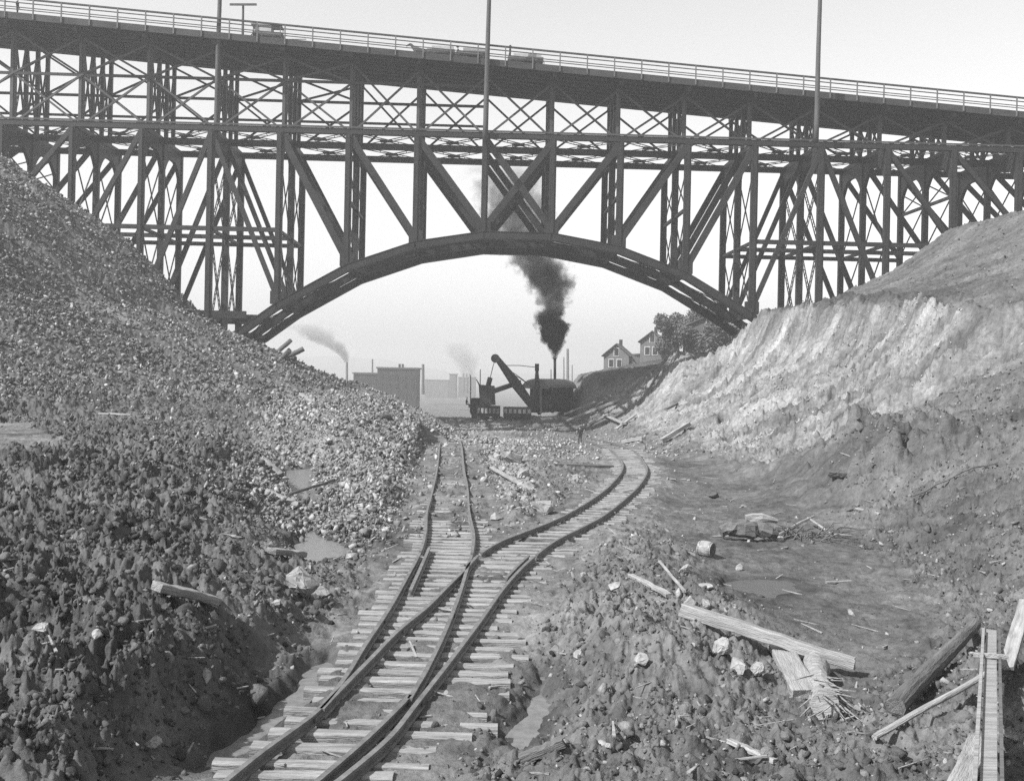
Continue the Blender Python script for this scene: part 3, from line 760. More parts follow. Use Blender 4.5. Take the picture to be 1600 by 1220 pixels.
# ties of the curving branch, square to its centre line
Lp, Rp = RAILS['RL'], RAILS['RR']
cen = []
for p in Rp:
    q = min(Lp, key=lambda s: (s - p).length); 
    if p.y > y - .5: cen.append((p, q))
cen = [c for c in cen if c[0].y < 62]
acc = 0; last = None
for p, q in cen:
    m_ = (p + q) / 2
    if last is not None: acc += (m_ - last).length
    last = m_
    if acc > .5:
        acc = 0
        d = (p - q).normalized(); a = q - d * random.uniform(.35, .6); b = p + d * random.uniform(.4, .75)
        # near the frog the ties still lie square across the view
        k = min(1, max(0, (m_.y - y) / 8)); 
        tie(a.x, b.x, m_.y + (a.y - m_.y) * k * .6, m_.y + (b.y - m_.y) * k * .6, tC, -.01)

# ------------------------------------------------------------------ timbers, poles and debris
def beam(p0, p1, w, h, mat, name, label, cat='timber', taper=1.0, group='timbers scattered in the cut', twist=.0, round_=False, seg=8):
    p0, p1 = Vector(p0), Vector(p1)
    L = (p1 - p0).length; a = (p1 - p0).normalized(); rot = Vector((1, 0, 0)).rotation_difference(a)
    vs = []; fs = []; n = 12 if round_ else 8
    for k in range(seg + 1):
        t = k / seg; sc = 1 + (taper - 1) * t
        oz = random.uniform(-1, 1) * .012
        for i in range(n):
            if round_:
                th = 2 * PI * i / n; y_, z_ = math.cos(th) * w / 2, math.sin(th) * h / 2
            else:
                y_, z_ = [(-.5, -.42), (-.42, -.5), (.42, -.5), (.5, -.42), (.5, .42), (.42, .5), (-.42, .5), (-.5, .42)][i]
                y_ *= w; z_ *= h
            j = 1 + random.uniform(-.05, .05)
            xx = t * L + (random.uniform(-.08, .08) * w if 0 < k < seg else random.uniform(-.15, .15) * w)
            vs.append((xx, y_ * sc * j, z_ * sc * j + oz))
    for k in range(seg):
        for i in range(n):
            j = (i + 1) % n; fs.append((k * n + i, (k + 1) * n + i, (k + 1) * n + j, k * n + j))
    fs.append(tuple(range(n))); fs.append(tuple(range(seg * n, (seg + 1) * n))[::-1])
    o = link_mesh(name, vs, fs, mat); o.rotation_mode = 'QUATERNION'; o.rotation_quaternion = rot; o.location = p0
    tag(o, label, cat, group)
    return o
def gpt(px, py, up=0.0): return hit(px, py) + Vector((0, 0, up))
def lay(a, b, w, h, mat, name, label, up=None, **k):
    u = h * .3 if up is None else up
    return beam(gpt(*a, u), gpt(*b, u), w, h, M[mat], name, label, **k)

# long squared beam on the right spoil
pa = gpt(1066, 962, .1); pb = onz(1336, 1038, .12)
beam(pa, pb, .21, .22, M['timber'], 'beam', 'long squared beam with a tapered end lying across the right spoil', 'beam', taper=.8, seg=12)
beam(gpt(1214, 1016, .12), gpt(1258, 1098, .08), .36, .13, M['timber'], 'plank', 'broad thick plank running down from under the long beam', 'plank')
def splinter_log():
    t = empty('shattered_log', gpt(1272, 1050, .12)); tag(t, 'shattered log with frayed splinters at its near end beside the broad plank', 'log', 'timbers scattered in the cut')
    a = gpt(1270, 1044, .16); b = gpt(1292, 1122, .10)
    mb = MB(); n = 8
    mb.tube([a + (b - a) * (i / n) + Vector((random.uniform(-.03, .03), 0, random.uniform(-.02, .02))) for i in range(n + 1)], [.16 + random.uniform(-.03, .05) for i in range(n + 1)], 11, .16)
    mb.build('trunk', M['timber_pale'], t)
    mb = MB()
    for i in range(70):
        s = a + (b - a) * random.uniform(.45, 1.0) + Vector((random.uniform(-.14, .14), 0, random.uniform(-.05, .16)))
        e = s + Vector((random.uniform(-.45, .25), -random.uniform(.15, .6), random.uniform(-.18, .12)))
        mb.bar(s, e, .03, .018, (0, 0, 1), .006, .005)
    mb.build('splinters', M['timber_pale'], t)['kind'] = 'stuff'
splinter_log()
lay((1138, 1166), (1212, 1192), .07, .05, 'timber_pale', 'stick', 'thin pale stick low on the near right spoil', cat='stick')
lay((246, 938), (336, 955), .20, .12, 'timber_pale', 'board', 'short pale board on the dark clods at left', up=.16, cat='board')
lay((408, 722), (438, 746), .32, .28, 'timber', 'log', 'upper of two pale short logs beside the upper gully pool', round_=True, cat='log')
lay((416, 775), (466, 797), .30, .26, 'timber', 'log', 'lower of two pale short logs beside the upper gully pool', round_=True, cat='log')
beam(gpt(450, 783, .12), gpt(522, 766, .35), .10, .10, M['timber_dark'], 'pole', 'thin pole lying across the upper gully pool', 'pole', round_=True)
lay((424, 872), (473, 874), .2, .12, 'timber_pale', 'board', 'small pale board left of the bright puddle', up=.1, cat='board')
lay((566, 664), (606, 655), .5, .42, 'timber_dark', 'log', 'stout grey log on top of the pale rubble heap', round_=True, up=.12, cat='log')
beam(at(422, 560, 96), at(455, 531, 96.5), .42, .42, M['timber_dark'], 'log', 'upper log sticking out beneath the left foot of the arch', 'log', round_=True)
beam(at(440, 562, 95.5), at(474, 545, 96), .48, .48, M['timber_dark'], 'log', 'lower log sticking out beneath the left foot of the arch', 'log', round_=True)
beam(at(440, 560, 95.2), at(452, 548, 94.4), .5, .5, M['timber_dark'], 'log', 'shortest log end between the two sticking out by the arch foot', 'log', round_=True)
lay((765, 716), (800, 744), .16, .1, 'timber_pale', 'board', 'upper light board lying between the tracks', cat='board')
lay((767, 731), (832, 768), .2, .1, 'timber_pale', 'board', 'longer lower light board lying between the tracks', cat='board')
lay((866, 729), (958, 731), .2, .14, 'timber_dark', 'beam', 'dark straight beam lying across the view inside the bend', cat='beam')
lay((885, 662), (966, 630), .34, .26, 'timber_pale', 'plank', 'longest pale plank leaning up the foot of the cut behind the man', cat='plank', up=.3)
lay((882, 652), (930, 632), .3, .22, 'timber', 'plank', 'grey plank above the longest pale one near the shovel', cat='plank', up=.3)
lay((921, 668), (950, 652), .3, .24, 'timber', 'plank', 'short plank just right of the standing man', cat='plank', up=.3)
lay((974, 694), (1006, 688), .4, .3, 'timber', 'plank', 'thick short timber at the beginning of the bend', cat='plank', up=.2)
lay((1032, 696), (1076, 672), .34, .28, 'timber_pale', 'beam', 'pale beam slanting up the foot of the cut right of the bend', cat='beam', up=.2)
lay((962, 676), (992, 655), .4, .14, 'timber_pale', 'board', 'whitish board in the debris behind the bend', cat='board', up=.3)
lay((945, 654), (975, 668), .5, .14, 'timber_pale', 'board', 'broad pale board crossing the debris behind the bend', cat='board', up=.3)
lay((1040, 650), (1058, 635), .3, .2, 'timber_dark', 'timber', 'dark stub of timber on the slope above the pale beam', up=.25)
# bottom right corner
beam(gpt(1398, 1122, .12), gpt(1523, 990, .14), .26, .26, M['timber_dark'], 'log', 'dark knotty log in the near right corner', 'log', round_=True, taper=.75, seg=12)
beam(onz(1366, 1152, .42), onz(1568, 1036, .9), .075, .075, M['timber_pale'], 'pole', 'thin pale pole leaning across the wooden trough', 'pole', round_=True)
beam(onz(1572, 1042, .95), onz(1604, 940, 1.35), .18, .06, M['timber_pale'], 'board', 'light board leaning up beyond the trough at the right edge', 'board')
beam(onz(1497, 1235, .9), onz(1530, 1158, .8), .2, .09, M['timber'], 'board', 'weathered board rising at the bottom left of the trough', 'board')
beam(onz(1562, 1108, .55), onz(1566, 1068, .8), .06, .06, M['timber'], 'peg', 'short peg standing right of the trough', 'peg', round_=True)
lay((815, 1196), (880, 1176), .14, .1, 'timber_dark', 'stick', 'dark stick at the lower end of the narrow pale puddle', cat='stick', up=.06)
def trough():
    t = empty('wooden_trough', onz(1547, 1230, .8)); tag(t, 'upright wooden channel of two boards in the near right corner', 'trough', 'timbers scattered in the cut')
    a, b = onz(1544, 1250, 1.25), onz(1549, 985, 1.0)
    ax = (b - a).normalized(); sd = ax.cross(Vector((0, 0, 1))).normalized(); up = sd.cross(ax)
    MB().bar(a + up * .0, b, .13, .035, (0, 0, 1)).build('bottom_board', M['timber'], t)
    MB().bar(a - sd * .10 + up * .03, b - sd * .10 + up * .03 - ax * .3, .035, .11, (0, 0, 1)).build('side_board', M['timber'], t)
    MB().bar(a + sd * .10 + up * .02, b + sd * .10 + up * .02 - ax * .1, .03, .08, (0, 0, 1)).build('side_board', M['timber_dark'], t)
    c = a + (b - a) * .72
    MB().bar(c - sd * .2 + up * .05, c + sd * .2 + up * .07, .05, .05, (0, 0, 1)).build('crosspiece', M['timber'], t)
trough()
# cable on the right slope
mb = MB(); mb.tube([gpt(1425 + i * 19, 781 - i * 7.2 + 3 * math.sin(i), .12) for i in range(8)], .03, 6); tag(mb.build('cable', M['timber_dark']), 'thin dark cable lying up the right slope', 'cable')
# brush heap
def brush():
    t = empty('brushwood', gpt(1210, 842)); tag(t, 'heap of dark roots and twigs on the flat mud', 'brushwood')
    c = gpt(1126, 842, .1); d = gpt(1212, 846, .12)
    n = 9
    MB().tube([c + (d - c) * (i / n) + Vector((0, random.uniform(-.1, .1), .10 + .12 * math.sin(i / n * PI) + random.uniform(-.05, .05))) for i in range(n + 1)], [.12 + .12 * math.sin(i / n * PI) + random.uniform(-.03, .03) for i in range(n + 1)], 10, .25).build('root_stump', M['timber_dark'], t)
    pa = gpt(1165, 832, .42)
    MB().tube([pa + Vector((i * .24, random.uniform(-.05, .05), .05 * math.sin(i))) for i in range(5)], [.13, .16, .15, .12, .07], 9, .2).build('root', M['timber'], t)
    mb = MB()
    for i in range(60):
        p = gpt(random.uniform(1195, 1300), random.uniform(836, 848), .05)
        q = p + Vector((random.uniform(-.9, 1.3), random.uniform(-.5, .5), random.uniform(.0, .42)))
        mb.tube([p, (p + q) / 2 + Vector((0, 0, random.uniform(0, .2))), q], [.022, .017, .008], 5)
    mb.build('twigs', M['timber_dark'], t)['kind'] = 'stuff'
    MB().tube([gpt(1215, 843, .1), gpt(1250, 832, .3), gpt(1272, 822, .3)], [.05, .045, .03], 6).build('branch', M['timber'], t)
    MB().tube([gpt(1262, 824, .3), gpt(1280, 834, .25), gpt(1300, 840, .08), gpt(1330, 840, .06)], [.035, .035, .03, .02], 6).build('branch', M['timber_pale'], t)
brush()
def keg():
    p = gpt(1103, 868, .16); s = p.y / F
    t = empty('keg', p); tag(t, 'small wooden keg lying on its side on the flat mud', 'keg')
    a = p + Vector((-9 * s, .1, .02)); b = p + Vector((9 * s, -.12, .0)); d = b - a
    MB().tube([a, a + d * .25, a + d * .5, a + d * .75, b], [.185, .205, .21, .205, .185], 18).build('staves', M['timber_pale'], t)
    for k in (.12, .88): MB().tube([a + d * (k - .04), a + d * (k + .04)], .2, 18).build('hoop', M['rust'], t)
    MB().tube([b - d * .02, b + d * .02], .165, 18).build('keg_head', M['timber_dark'], t)
keg()
lay((1290, 912), (1330, 908), .06, .04, 'timber_pale', 'stick', 'white curved stick on the flat mud', cat='stick')
lay((1338, 800), (1375, 806), .1, .07, 'timber_pale', 'branch', 'pale branch at the right edge of the flat mud', cat='branch')
lay((1030, 886), (1070, 938), .05, .04, 'timber_pale', 'lath', 'thin pale lath down the crest of the right spoil ridge', cat='lath', up=.1)
lay((985, 905), (1045, 938), .12, .07, 'timber_pale', 'board', 'narrow pale board leading down to the white jagged rock', cat='board', up=.08)
lay((155, 652), (205, 656), .14, .08, 'timber_pale', 'board', 'light board on the slope foot above the left bench', cat='board', up=.2)
lay((470, 620), (490, 634), .3, .2, 'timber_pale', 'board', 'light boards half buried at the foot of the left slope', cat='board', up=.2)

def splinters():
    mb = MB(); r = random.Random(5)
    for _ in range(420):
        Y = math.exp(r.uniform(math.log(10), math.log(60))); X = r.uniform(-.52, .52) * Y
        mb_ = (X, Y)
        L = r.uniform(.08, .45) * (1 + Y / 60); a = r.uniform(0, PI); w = r.uniform(.01, .035) * (1 + Y / 40)
        SPL.append((X, Y, L, a, w, r.uniform(-.15, .25)))
    P = np.array([q[:2] for q in SPL]); Z = height(P[:, 0], P[:, 1])
    for (X, Y, L, a, w, k), z in zip(SPL, Z):
        d = Vector((math.cos(a), math.sin(a), k)) * (L / 2); c = Vector((X, Y, z + w * .6)); mb.bar(c - d, c + d, w, w * .6, (0, 0, 1), w * .5, w * .3)
    tag(mb.build('splinters', M['timber']), 'small splinters and twigs strewn over the ground', 'splinters', kind='stuff')
SPL = []
splinters()

# ------------------------------------------------------------------ the bridge
AL = math.radians(1.9)
P_ = 6.83
_o = at(759, 212, 103.0); OX, OY, GZ = _o.x, _o.y, _o.z      # near truss at panel point 0, girt height
UX, UY = math.cos(AL), math.sin(AL)
def B(i, w, z): return Vector((OX + UX * P_ * i - UY * w, OY + UY * P_ * i + UX * w, z))
UVEC = Vector((UX, UY, 0)); NVEC = Vector((-UY, UX, 0)); ZV = Vector((0, 0, 1))
WL = (0.0, 6.5, 13.0)
WU = (2.3, 5.0, 7.7, 10.2)
I0, I1 = -10, 11
DGR = 0.068
_d = at(759, 103, 102.8); DZ0 = _d.z                             # underside of deck edge at i = 0
def deckz(i): return DZ0 - DGR * P_ * i
bridge = empty('steel_arch_bridge', B(0, 6.5, GZ)); tag(bridge, 'tall dark steel arch bridge spanning the whole cut on lattice towers', 'bridge')
def part(mb, name, mat='steel'): return mb.build(name, M[mat], bridge)

# deck
mb = MB()
a, b = B(I0, 0, 0), B(I1, 0, 0)
def longi(w, z0, wd, hh, mb=None, i0=I0, i1=I1):
    mb = mb or MB(); p = B(i0, w, deckz(i0) + z0); q = B(i1, w, deckz(i1) + z0); mb.bar(p, q, wd, hh, ZV); return mb
part(longi(5.3, .62, 10.9, .22), 'deck', 'deckwood')
part(longi(-.22, .36, .14, .66), 'fascia', 'fascia'); part(longi(10.84, .36, .14, .66), 'fascia', 'fascia')
for w in (0.9, 2.3, 3.65, 5.0, 6.35, 7.7, 8.95, 10.2): part(longi(w, .25, .35, .5), 'stringer')
for i in range(-8, 10):
    part(MB().bar(B(i, .0, deckz(i) - .22), B(i, 10.6, deckz(i) - .22), .4, .44, ZV), 'floor_beam')
def railing(w, out):
    r = MB(); 
    longi(w, .70 + 1.34, .2, .15, r)
    o = r.build('railing', M['rail_paint'], bridge)
    for z0, hh in ((.95, .10), (.5, .08), (.28, .08)): longi(w, .70 + z0, .05, hh).build('handrail' if z0 > .9 else 'lower_rail', M['rail_paint'], o)
    s = I0 * P_
    i = I0 + .2
    while i < I1 - .2:
        z = deckz(i); MB().bar(B(i, w + out * .06, z + .1), B(i, w + out * .06, z + 2.04), .12, .1, NVEC).build('rail_post', M['rail_pale'], o); i += 2.75 / P_
railing(-.3, -1); railing(10.9, 1)
mb = MB(); i = I0 + .1
while i < I1: 
    z = deckz(i); mb.box(B(i, 10.6, z + .86), .5, .25, .22); i += .14
part(mb, 'kerb', 'deckwood')

# top chords and lower structure
for w in WL: part(MB().bar(B(I0, w, GZ), B(I1, w, GZ), .55, .62 if w else .55, ZV), 'top_chord')
part(MB().bar(B(I0, -.30, GZ + .38), B(I1, -.30, GZ + .38), .12, .16, ZV), 'cover_angle', 'steel_lit')
for i in range(-8, 9):
    for k in (0, 1):
        z = GZ - .05; w0, w1 = WL[k], WL[k + 1]
        m1 = MB(); m1.laced(B(i + .04, w0 + .3, z), B(i + .96, w1 - .3, z), .7, ZV, .08, .75, .06); m1.laced(B(i + .04, w1 - .3, z - .1), B(i + .96, w0 + .3, z - .1), .7, ZV, .08, .75, .06)
        m1.box(B(i + .5, (w0 + w1) / 2, z - .07), 1.3, .7, .16, AL)
        part(m1, 'lateral_brace')

ARCH = {-4.0: 2.2, -3.55: 3.9, -3: 6.7, -2: 10.65, -1: 13.1, 0: 14.25, 1: 14.25, 2: 13.1, 3: 10.65, 4: 6.7, 4.55: 3.9, 5.0: 2.2}
AN = [(i, CAMZ + z) for i, z in sorted(ARCH.items())]
def archz(i):
    for (a, za), (b, zb) in zip(AN[:-1], AN[1:]):
        if a <= i <= b: return za + (zb - za) * (i - a) / (b - a)
    return 0
for w in WL:
    mb = MB(); hh = .6
    for (a, za), (b, zb) in zip(AN[:-1], AN[1:]):
        n = 4; e = .015
        pr = []
        for t, zz in ((a - e, za), (b + e, zb)):
            for ww in (w - .42, w + .42):
                pr.append(B(t, ww, zz)); pr.append(B(t, ww, zz - hh * (1.0 + .25 * abs(t - .5) / 4)))
        mb.add(pr, [(0, 1, 3, 2), (4, 6, 7, 5), (0, 2, 6, 4), (1, 5, 7, 3), (0, 4, 5, 1), (2, 3, 7, 6)])
        # flange plates
        for ww in (w,):
            mb.bar(B(a, ww, za + .03), B(b, ww, zb + .03), .95, .07, ZV)
            mb.bar(B(a, ww, za - hh * (1.0 + .25 * abs(a - .5) / 4) - .05), B(b, ww, zb - hh * (1.0 + .25 * abs(b - .5) / 4) - .05), 1.0, .07, ZV)
    part(mb, 'arch_rib')
for (a, za), (b, zb) in zip(AN[:-1], AN[1:]):
    for k in (0, 1):
        m1 = MB(); w0, w1 = WL[k] + .45, WL[k + 1] - .45; nrm = (B(b, 0, zb) - B(a, 0, za)).cross(NVEC)
        for dz in (-.28,):
            m1.laced(B(a, w0, za + dz), B(b, w1, zb + dz), .5, nrm, .1, .8, .08); m1.laced(B(a, w1, za + dz), B(b, w0, zb + dz), .5, nrm, .1, .8, .08)
        m1.bar(B(a, w0, za - .3), B(a, w1, za - .3), .35, .35, ZV)
        part(m1, 'arch_brace')

BOT = {-4: 3.0, -5: 5.6, -6: 10.6, -7: 15.0, -8: 18.5, 5: 4.5, 6: 7.5, 7: 14.2, 8: 16.0, 9: 17}
def botz(i): return CAMZ + BOT[i] if i in BOT else archz(i) - .3
for i in range(-8, 10):
    for w in WL:
        z0 = botz(i) - (2.5 if i in BOT else 0)
        m1 = MB(); wd = .66 if -4 <= i <= 5 else .58
        # built-up column: two channels with cover plate
        m1.bar(B(i, w, z0), B(i, w, GZ - .28), .5, wd, UVEC)
        if w == 0: m1.bar(B(i, w - .33, z0), B(i, w - .33, GZ - .3), .1, wd * .45, UVEC)
        part(m1, 'column', 'steel')
def diag(i, zt, j, zb, w, wd=.62): part(MB().bar(B(i, w, zt), B(j, w, zb), .42, wd, NVEC.cross(ZV)), 'diagonal')
for w in WL:
    for i, j in ((-3, -2), (-2, -1), (-1, 0), (0, 1), (2, 1), (3, 2), (4, 3), (1, 0), (-4, -3), (5, 4), (-4, -5), (-5, -6), (-6, -7), (5, 6), (6, 7), (7, 8), (-7, -8), (8, 9)):
        diag(i, GZ - .35, j, botz(j) + (.7 if j not in BOT else 0), w, .66 if -3 <= i <= 4 else .46)
    # mid-height struts and bottom strut
    for i0, i1 in ((-6, -3), (4, 7)): part(MB().bar(B(i0, w, CAMZ + 13.95), B(i1, w, CAMZ + 13.95), .4, .42, ZV), 'strut')
    for i0, i1 in ((-5, -3.45), (4.45, 6)): part(MB().bar(B(i0, w, CAMZ + 5.4), B(i1, w, CAMZ + 5.4), .45, .75, ZV), 'strut')
    # gusset plates at panel points of the arch
    for i in range(-3, 5):
        z = archz(i)
        part(MB().box(B(i, w, z + .5), 1.35, .56, 1.3, AL), 'gusset')
# sway bracing between the planes, portal girders with curved knees under the chords
for i in range(-8, 10):
    zb = botz(i); tower = i in (-4, 5)
    for k in (0, 1):
        w0, w1 = WL[k] + .35, WL[k + 1] - .35
        tiers = [(zb + .3, GZ - 2.6)] if (GZ - zb) < 8 else [(zb + .3, (CAMZ + 13.9) if i in (-6, -5, -4, 5, 6, 7, -3, 4) and zb < CAMZ + 11 else (zb + GZ) / 2), ((CAMZ + 13.9) if i in (-6, -5, -4, 5, 6, 7, -3, 4) and zb < CAMZ + 11 else (zb + GZ) / 2, GZ - 2.6)]
        m1 = MB()
        for z0, z1 in tiers:
            if tower:
                m1.laced(B(i, w0, z0), B(i, w1, z1), .5, UVEC, .12, .55, .09); m1.laced(B(i, w1, z0), B(i, w0, z1), .5, UVEC, .12, .55, .09)
            else:
                m1.bar(B(i, w0, z0), B(i, w1, z1), .11, .11, UVEC); m1.bar(B(i, w1, z0), B(i, w0, z1), .11, .11, UVEC)
        if len(tiers) == 2: m1.bar(B(i, w0, tiers[0][1]), B(i, w1, tiers[0][1]), .3, .3, UVEC)
        part(m1, 'sway_brace')
        # portal plate: a girder 1.5 m deep whose underside curves down into each column
        m1 = MB(); N = 14; W0, W1 = WL[k] + .3, WL[k + 1] - .3; top = GZ - .3
        for s in range(N):
            t0, t1 = s / N, (s + 1) / N
            def low(t):
                e = min(t, 1 - t) * (W1 - W0); return top - (.8 if -2 <= i <= 3 else 1.15) - (1.1 if -2 <= i <= 3 else 2.0) * max(0, 1 - e / 2.4) ** 2
            q = [B(i, W0 + (W1 - W0) * t0, top), B(i, W0 + (W1 - W0) * t1, top), B(i, W0 + (W1 - W0) * t1, low(t1)), B(i, W0 + (W1 - W0) * t0, low(t0))]
            o2 = UVEC * .18
            m1.add([v - o2 for v in q] + [v + o2 for v in q], [(0, 1, 2, 3), (7, 6, 5, 4), (3, 2, 6, 7), (1, 0, 4, 5)])
        part(m1, 'portal_girder')

# upper structure
MIDZ = CAMZ + 25.1 + .0
MZ = at(757, 137, 105.3).z
for i in range(-8, 10):
    zt = deckz(i) - .4
    for k, w in enumerate(WU):
        m1 = MB(); m1.bar(B(i, w, GZ - .2), B(i, w, zt), .4, .36, UVEC)
        if k == 0: m1.bar(B(i - .02, w - .28, GZ + .1), B(i - .02, w - .28, zt), .1, .30, UVEC)
        m1.build('deck_post', M['steel_lit' if k == 0 else 'steel'], bridge)
    # transverse bracing of the bent
    m1 = MB(); zm = (GZ + zt) / 2
    for k in range(3):
        m1.bar(B(i, WU[k], GZ + .4), B(i, WU[k + 1], zt - .3), .16, .16, UVEC); m1.bar(B(i, WU[k + 1], GZ + .4), B(i, WU[k], zt - .3), .16, .16, UVEC)
    m1.bar(B(i, -.2, GZ - .0), B(i, 13.2, GZ - .0), .4, .5, ZV)
    part(m1, 'bent_brace')
    if i < 9:
        for k, w in ((0, WU[0]), (1, WU[3])):
            zt0, zt1 = deckz(i) - .5, deckz(i + 1) - .5
            m1 = MB(); b_ = .17
            if MZ < min(zt0, zt1) - 1.6 and i < 0:
                m1.bar(B(i, w - .25, zt0), B(i + 1, w - .25, MZ), b_, .2, ZV); m1.bar(B(i, w - .33, MZ), B(i + 1, w - .33, zt1), b_, .2, ZV)
                m1.bar(B(i, w - .25, MZ), B(i + 1, w - .25, GZ + .3), b_, .2, ZV); m1.bar(B(i, w - .33, GZ + .3), B(i + 1, w - .33, MZ), b_, .2, ZV)
            else:
                m1.bar(B(i, w - .25, zt0), B(i + 1, w - .25, GZ + .3), b_, .2, ZV); m1.bar(B(i, w - .33, GZ + .3), B(i + 1, w - .33, zt1), b_, .2, ZV)
            m1.build('cross_brace', M['steel_lit' if k == 0 else 'steel'], bridge)
for w in WU[::3]: part(MB().bar(B(-10, w - .3, MZ), B(0, w - .3, MZ), .16, .28, ZV), 'mid_strut', 'steel')
part(MB().bar(B(-10, WU[3] + .1, MZ - 2.1), B(0, WU[3] + .1, MZ - 2.1), .16, .25, ZV), 'mid_strut', 'steel')

# utility poles fixed to the near side of the bridge, one with crossarm on the far side
def util_pole(px, label, wob):
    i_ = (px - 759) / 104.0
    base = at(px - 3, 222, 102.3); top = at(px + 5, -70, 102.3)
    t = empty('utility_pole', base); tag(t, label, 'utility pole', 'poles on the near side of the bridge')
    n = 10
    MB().tube([base + (top - base) * (k / n) + Vector((wob * math.sin(k), 0, 0)) for k in range(n + 1)], [.27 - .08 * k / n for k in range(n + 1)], 10).build('mast', M['pole'], t, True)
    for z in (top.z - .8, top.z - 1.6):
        m1 = MB(); m1.box((top.x, top.y - .2, z), 2.6, .12, .12); m1.build('crossarm', M['pole'], t)
    MB().bar(Vector((base.x, base.y, GZ + .2)), Vector((base.x, base.y + .7, GZ + .2)), .3, .2, ZV).build('bracket', M['steel'], t)
util_pole(340, 'wooden pole rising from the bridge above its left tower', .02)
util_pole(761, 'thin wooden pole rising from the bridge above the arch crown', .01)
util_pole(1278, 'wooden pole rising from the bridge above its right tower', .015)
t = empty('utility_pole', at(379, 66, 114)); tag(t, 'short far pole with a single crossarm behind the left pole', 'utility pole')
p0, p1 = at(379, 70, 114), at(380, 6, 114)
MB().tube([p0, p1], [.16, .12], 8).build('mast', M['pole'], t)
MB().bar(at(359, 7.5, 113.8), at(401, 7.5, 113.8), .14, .22, ZV).build('crossarm', M['pole'], t)

# ------------------------------------------------------------------ figures
def skin_mesh(name, joints, edges, mats, parent=None, sub=2, matfn=None):
    me = bpy.data.meshes.new(name)
    me.from_pydata([j[0] for j in joints], edges, [])
    o = bpy.data.objects.new(name, me); COL.objects.link(o)
    o.modifiers.new('skin', 'SKIN'); sl = me.skin_vertices[0] if len(me.skin_vertices) else None
    if sl is None:
        bm = bmesh.new(); bm.from_mesh(me); bm.verts.layers.skin.verify(); bm.to_mesh(me); bm.free(); sl = me.skin_vertices[0]
    for k, j in enumerate(joints):
        r = j[1]; sl.data[k].radius = (r, r) if not isinstance(r, tuple) else r
        sl.data[k].use_root = (k == 0)
    s = o.modifiers.new('sub', 'SUBSURF'); s.levels = sub; s.render_levels = sub
    dg = bpy.context.evaluated_depsgraph_get(); dg.update()
    m2 = bpy.data.meshes.new_from_object(o.evaluated_get(dg))
    o.modifiers.clear(); o.data = m2; bpy.data.meshes.remove(me); m2.name = name
    m2.materials.clear()
    for m in mats: m2.materials.append(m)
    for p in m2.polygons:
        p.use_smooth = True
        p.material_index = matfn(p.center) if matfn else 0
    if parent is not None: o.parent = parent
    return o

def person(loc, h, label, rz=0.0, pose='stand', coat='cloth', group='workmen'):
    s = h / 1.75
    e = empty('person', loc); e.rotation_euler = (0, 0, rz); tag(e, label, 'person', group)
    if pose == 'stand':
        J = [((0, 0, .95), (.15, .11)), ((0, 0, 1.18), (.14, .10)), ((0, 0, 1.40), (.17, .10)), ((0, 0, 1.50), .06), ((0, .015, 1.60), (.075, .09)), ((0, 0, 1.70), (.07, .085)),
             ((.10, 0, .88), .095), ((.11, .03, .48), .06), ((.12, -.02, .09), .045), ((.13, .12, .04), .04),
             ((-.10, 0, .88), .095), ((-.12, -.03, .48), .06), ((-.13, -.06, .09), .045), ((-.14, .08, .04), .04),
             ((.20, 0, 1.41), .065), ((.27, -.02, 1.14), .05), ((.25, .10, .90), .035), ((.24, .15, .80), .035),
             ((-.20, 0, 1.41), .065), ((-.27, -.02, 1.14), .05), ((-.25, .10, .90), .035), ((-.24, .15, .80), .035)]
    else:
        J = [((0, 0, .50), (.16, .12)), ((0, .03, .75), (.15, .11)), ((0, .08, .97), (.17, .10)), ((0, .11, 1.07), .06), ((0, .14, 1.17), (.075, .09)), ((0, .13, 1.27), (.07, .085)),
             ((.11, .08, .47), .095), ((.15, .44, .48), .065), ((.15, .46, .10), .045), ((.15, .58, .05), .04),
             ((-.11, .08, .47), .095), ((-.15, .44, .48), .065), ((-.15, .46, .10), .045), ((-.15, .58, .05), .04),
             ((.20, .08, .98), .065), ((.26, .15, .72), .05), ((.14, .36, .70), .035), ((.1, .44, .70), .035),
             ((-.20, .08, .98), .065), ((-.26, .15, .72), .05), ((-.14, .36, .70), .035), ((-.1, .44, .70), .035)]
    E = [(0, 1), (1, 2), (2, 3), (3, 4), (4, 5), (0, 6), (6, 7), (7, 8), (8, 9), (0, 10), (10, 11), (11, 12), (12, 13), (2, 14), (14, 15), (15, 16), (16, 17), (2, 18), (18, 19), (19, 20), (20, 21)]
    zc = 1.52 if pose == 'stand' else 1.09
    J = [((a[0] * s, a[1] * s, a[2] * s), (r * s if not isinstance(r, tuple) else (r[0] * s, r[1] * s))) for a, r in J]
    skin_mesh('body', J, E, [M[coat], M['skin']], e, 2, lambda c: 1 if c.z > zc * s else 0)
    hz_ = (1.72 if pose == 'stand' else 1.29) * s; hy = (.0 if pose == 'stand' else .135) * s
    mb = MB(); mb.tube([(0, hy, hz_), (0, hy, hz_ + .015 * s)], .16 * s, 14); mb.tube([(0, hy, hz_ + .01 * s), (0, hy, hz_ + .07 * s), (0, hy, hz_ + .11 * s)], [.1 * s, .1 * s, .075 * s], 12)
    o = mb.build('hat', M['cloth']); o.parent = e
    return e

p = hit(906, 693)
person(p - Vector((0, 0, .05)), 26 / F * p.y * 1.05, 'man in dark clothes standing by the planks where the tracks bend away', rz=2.6)
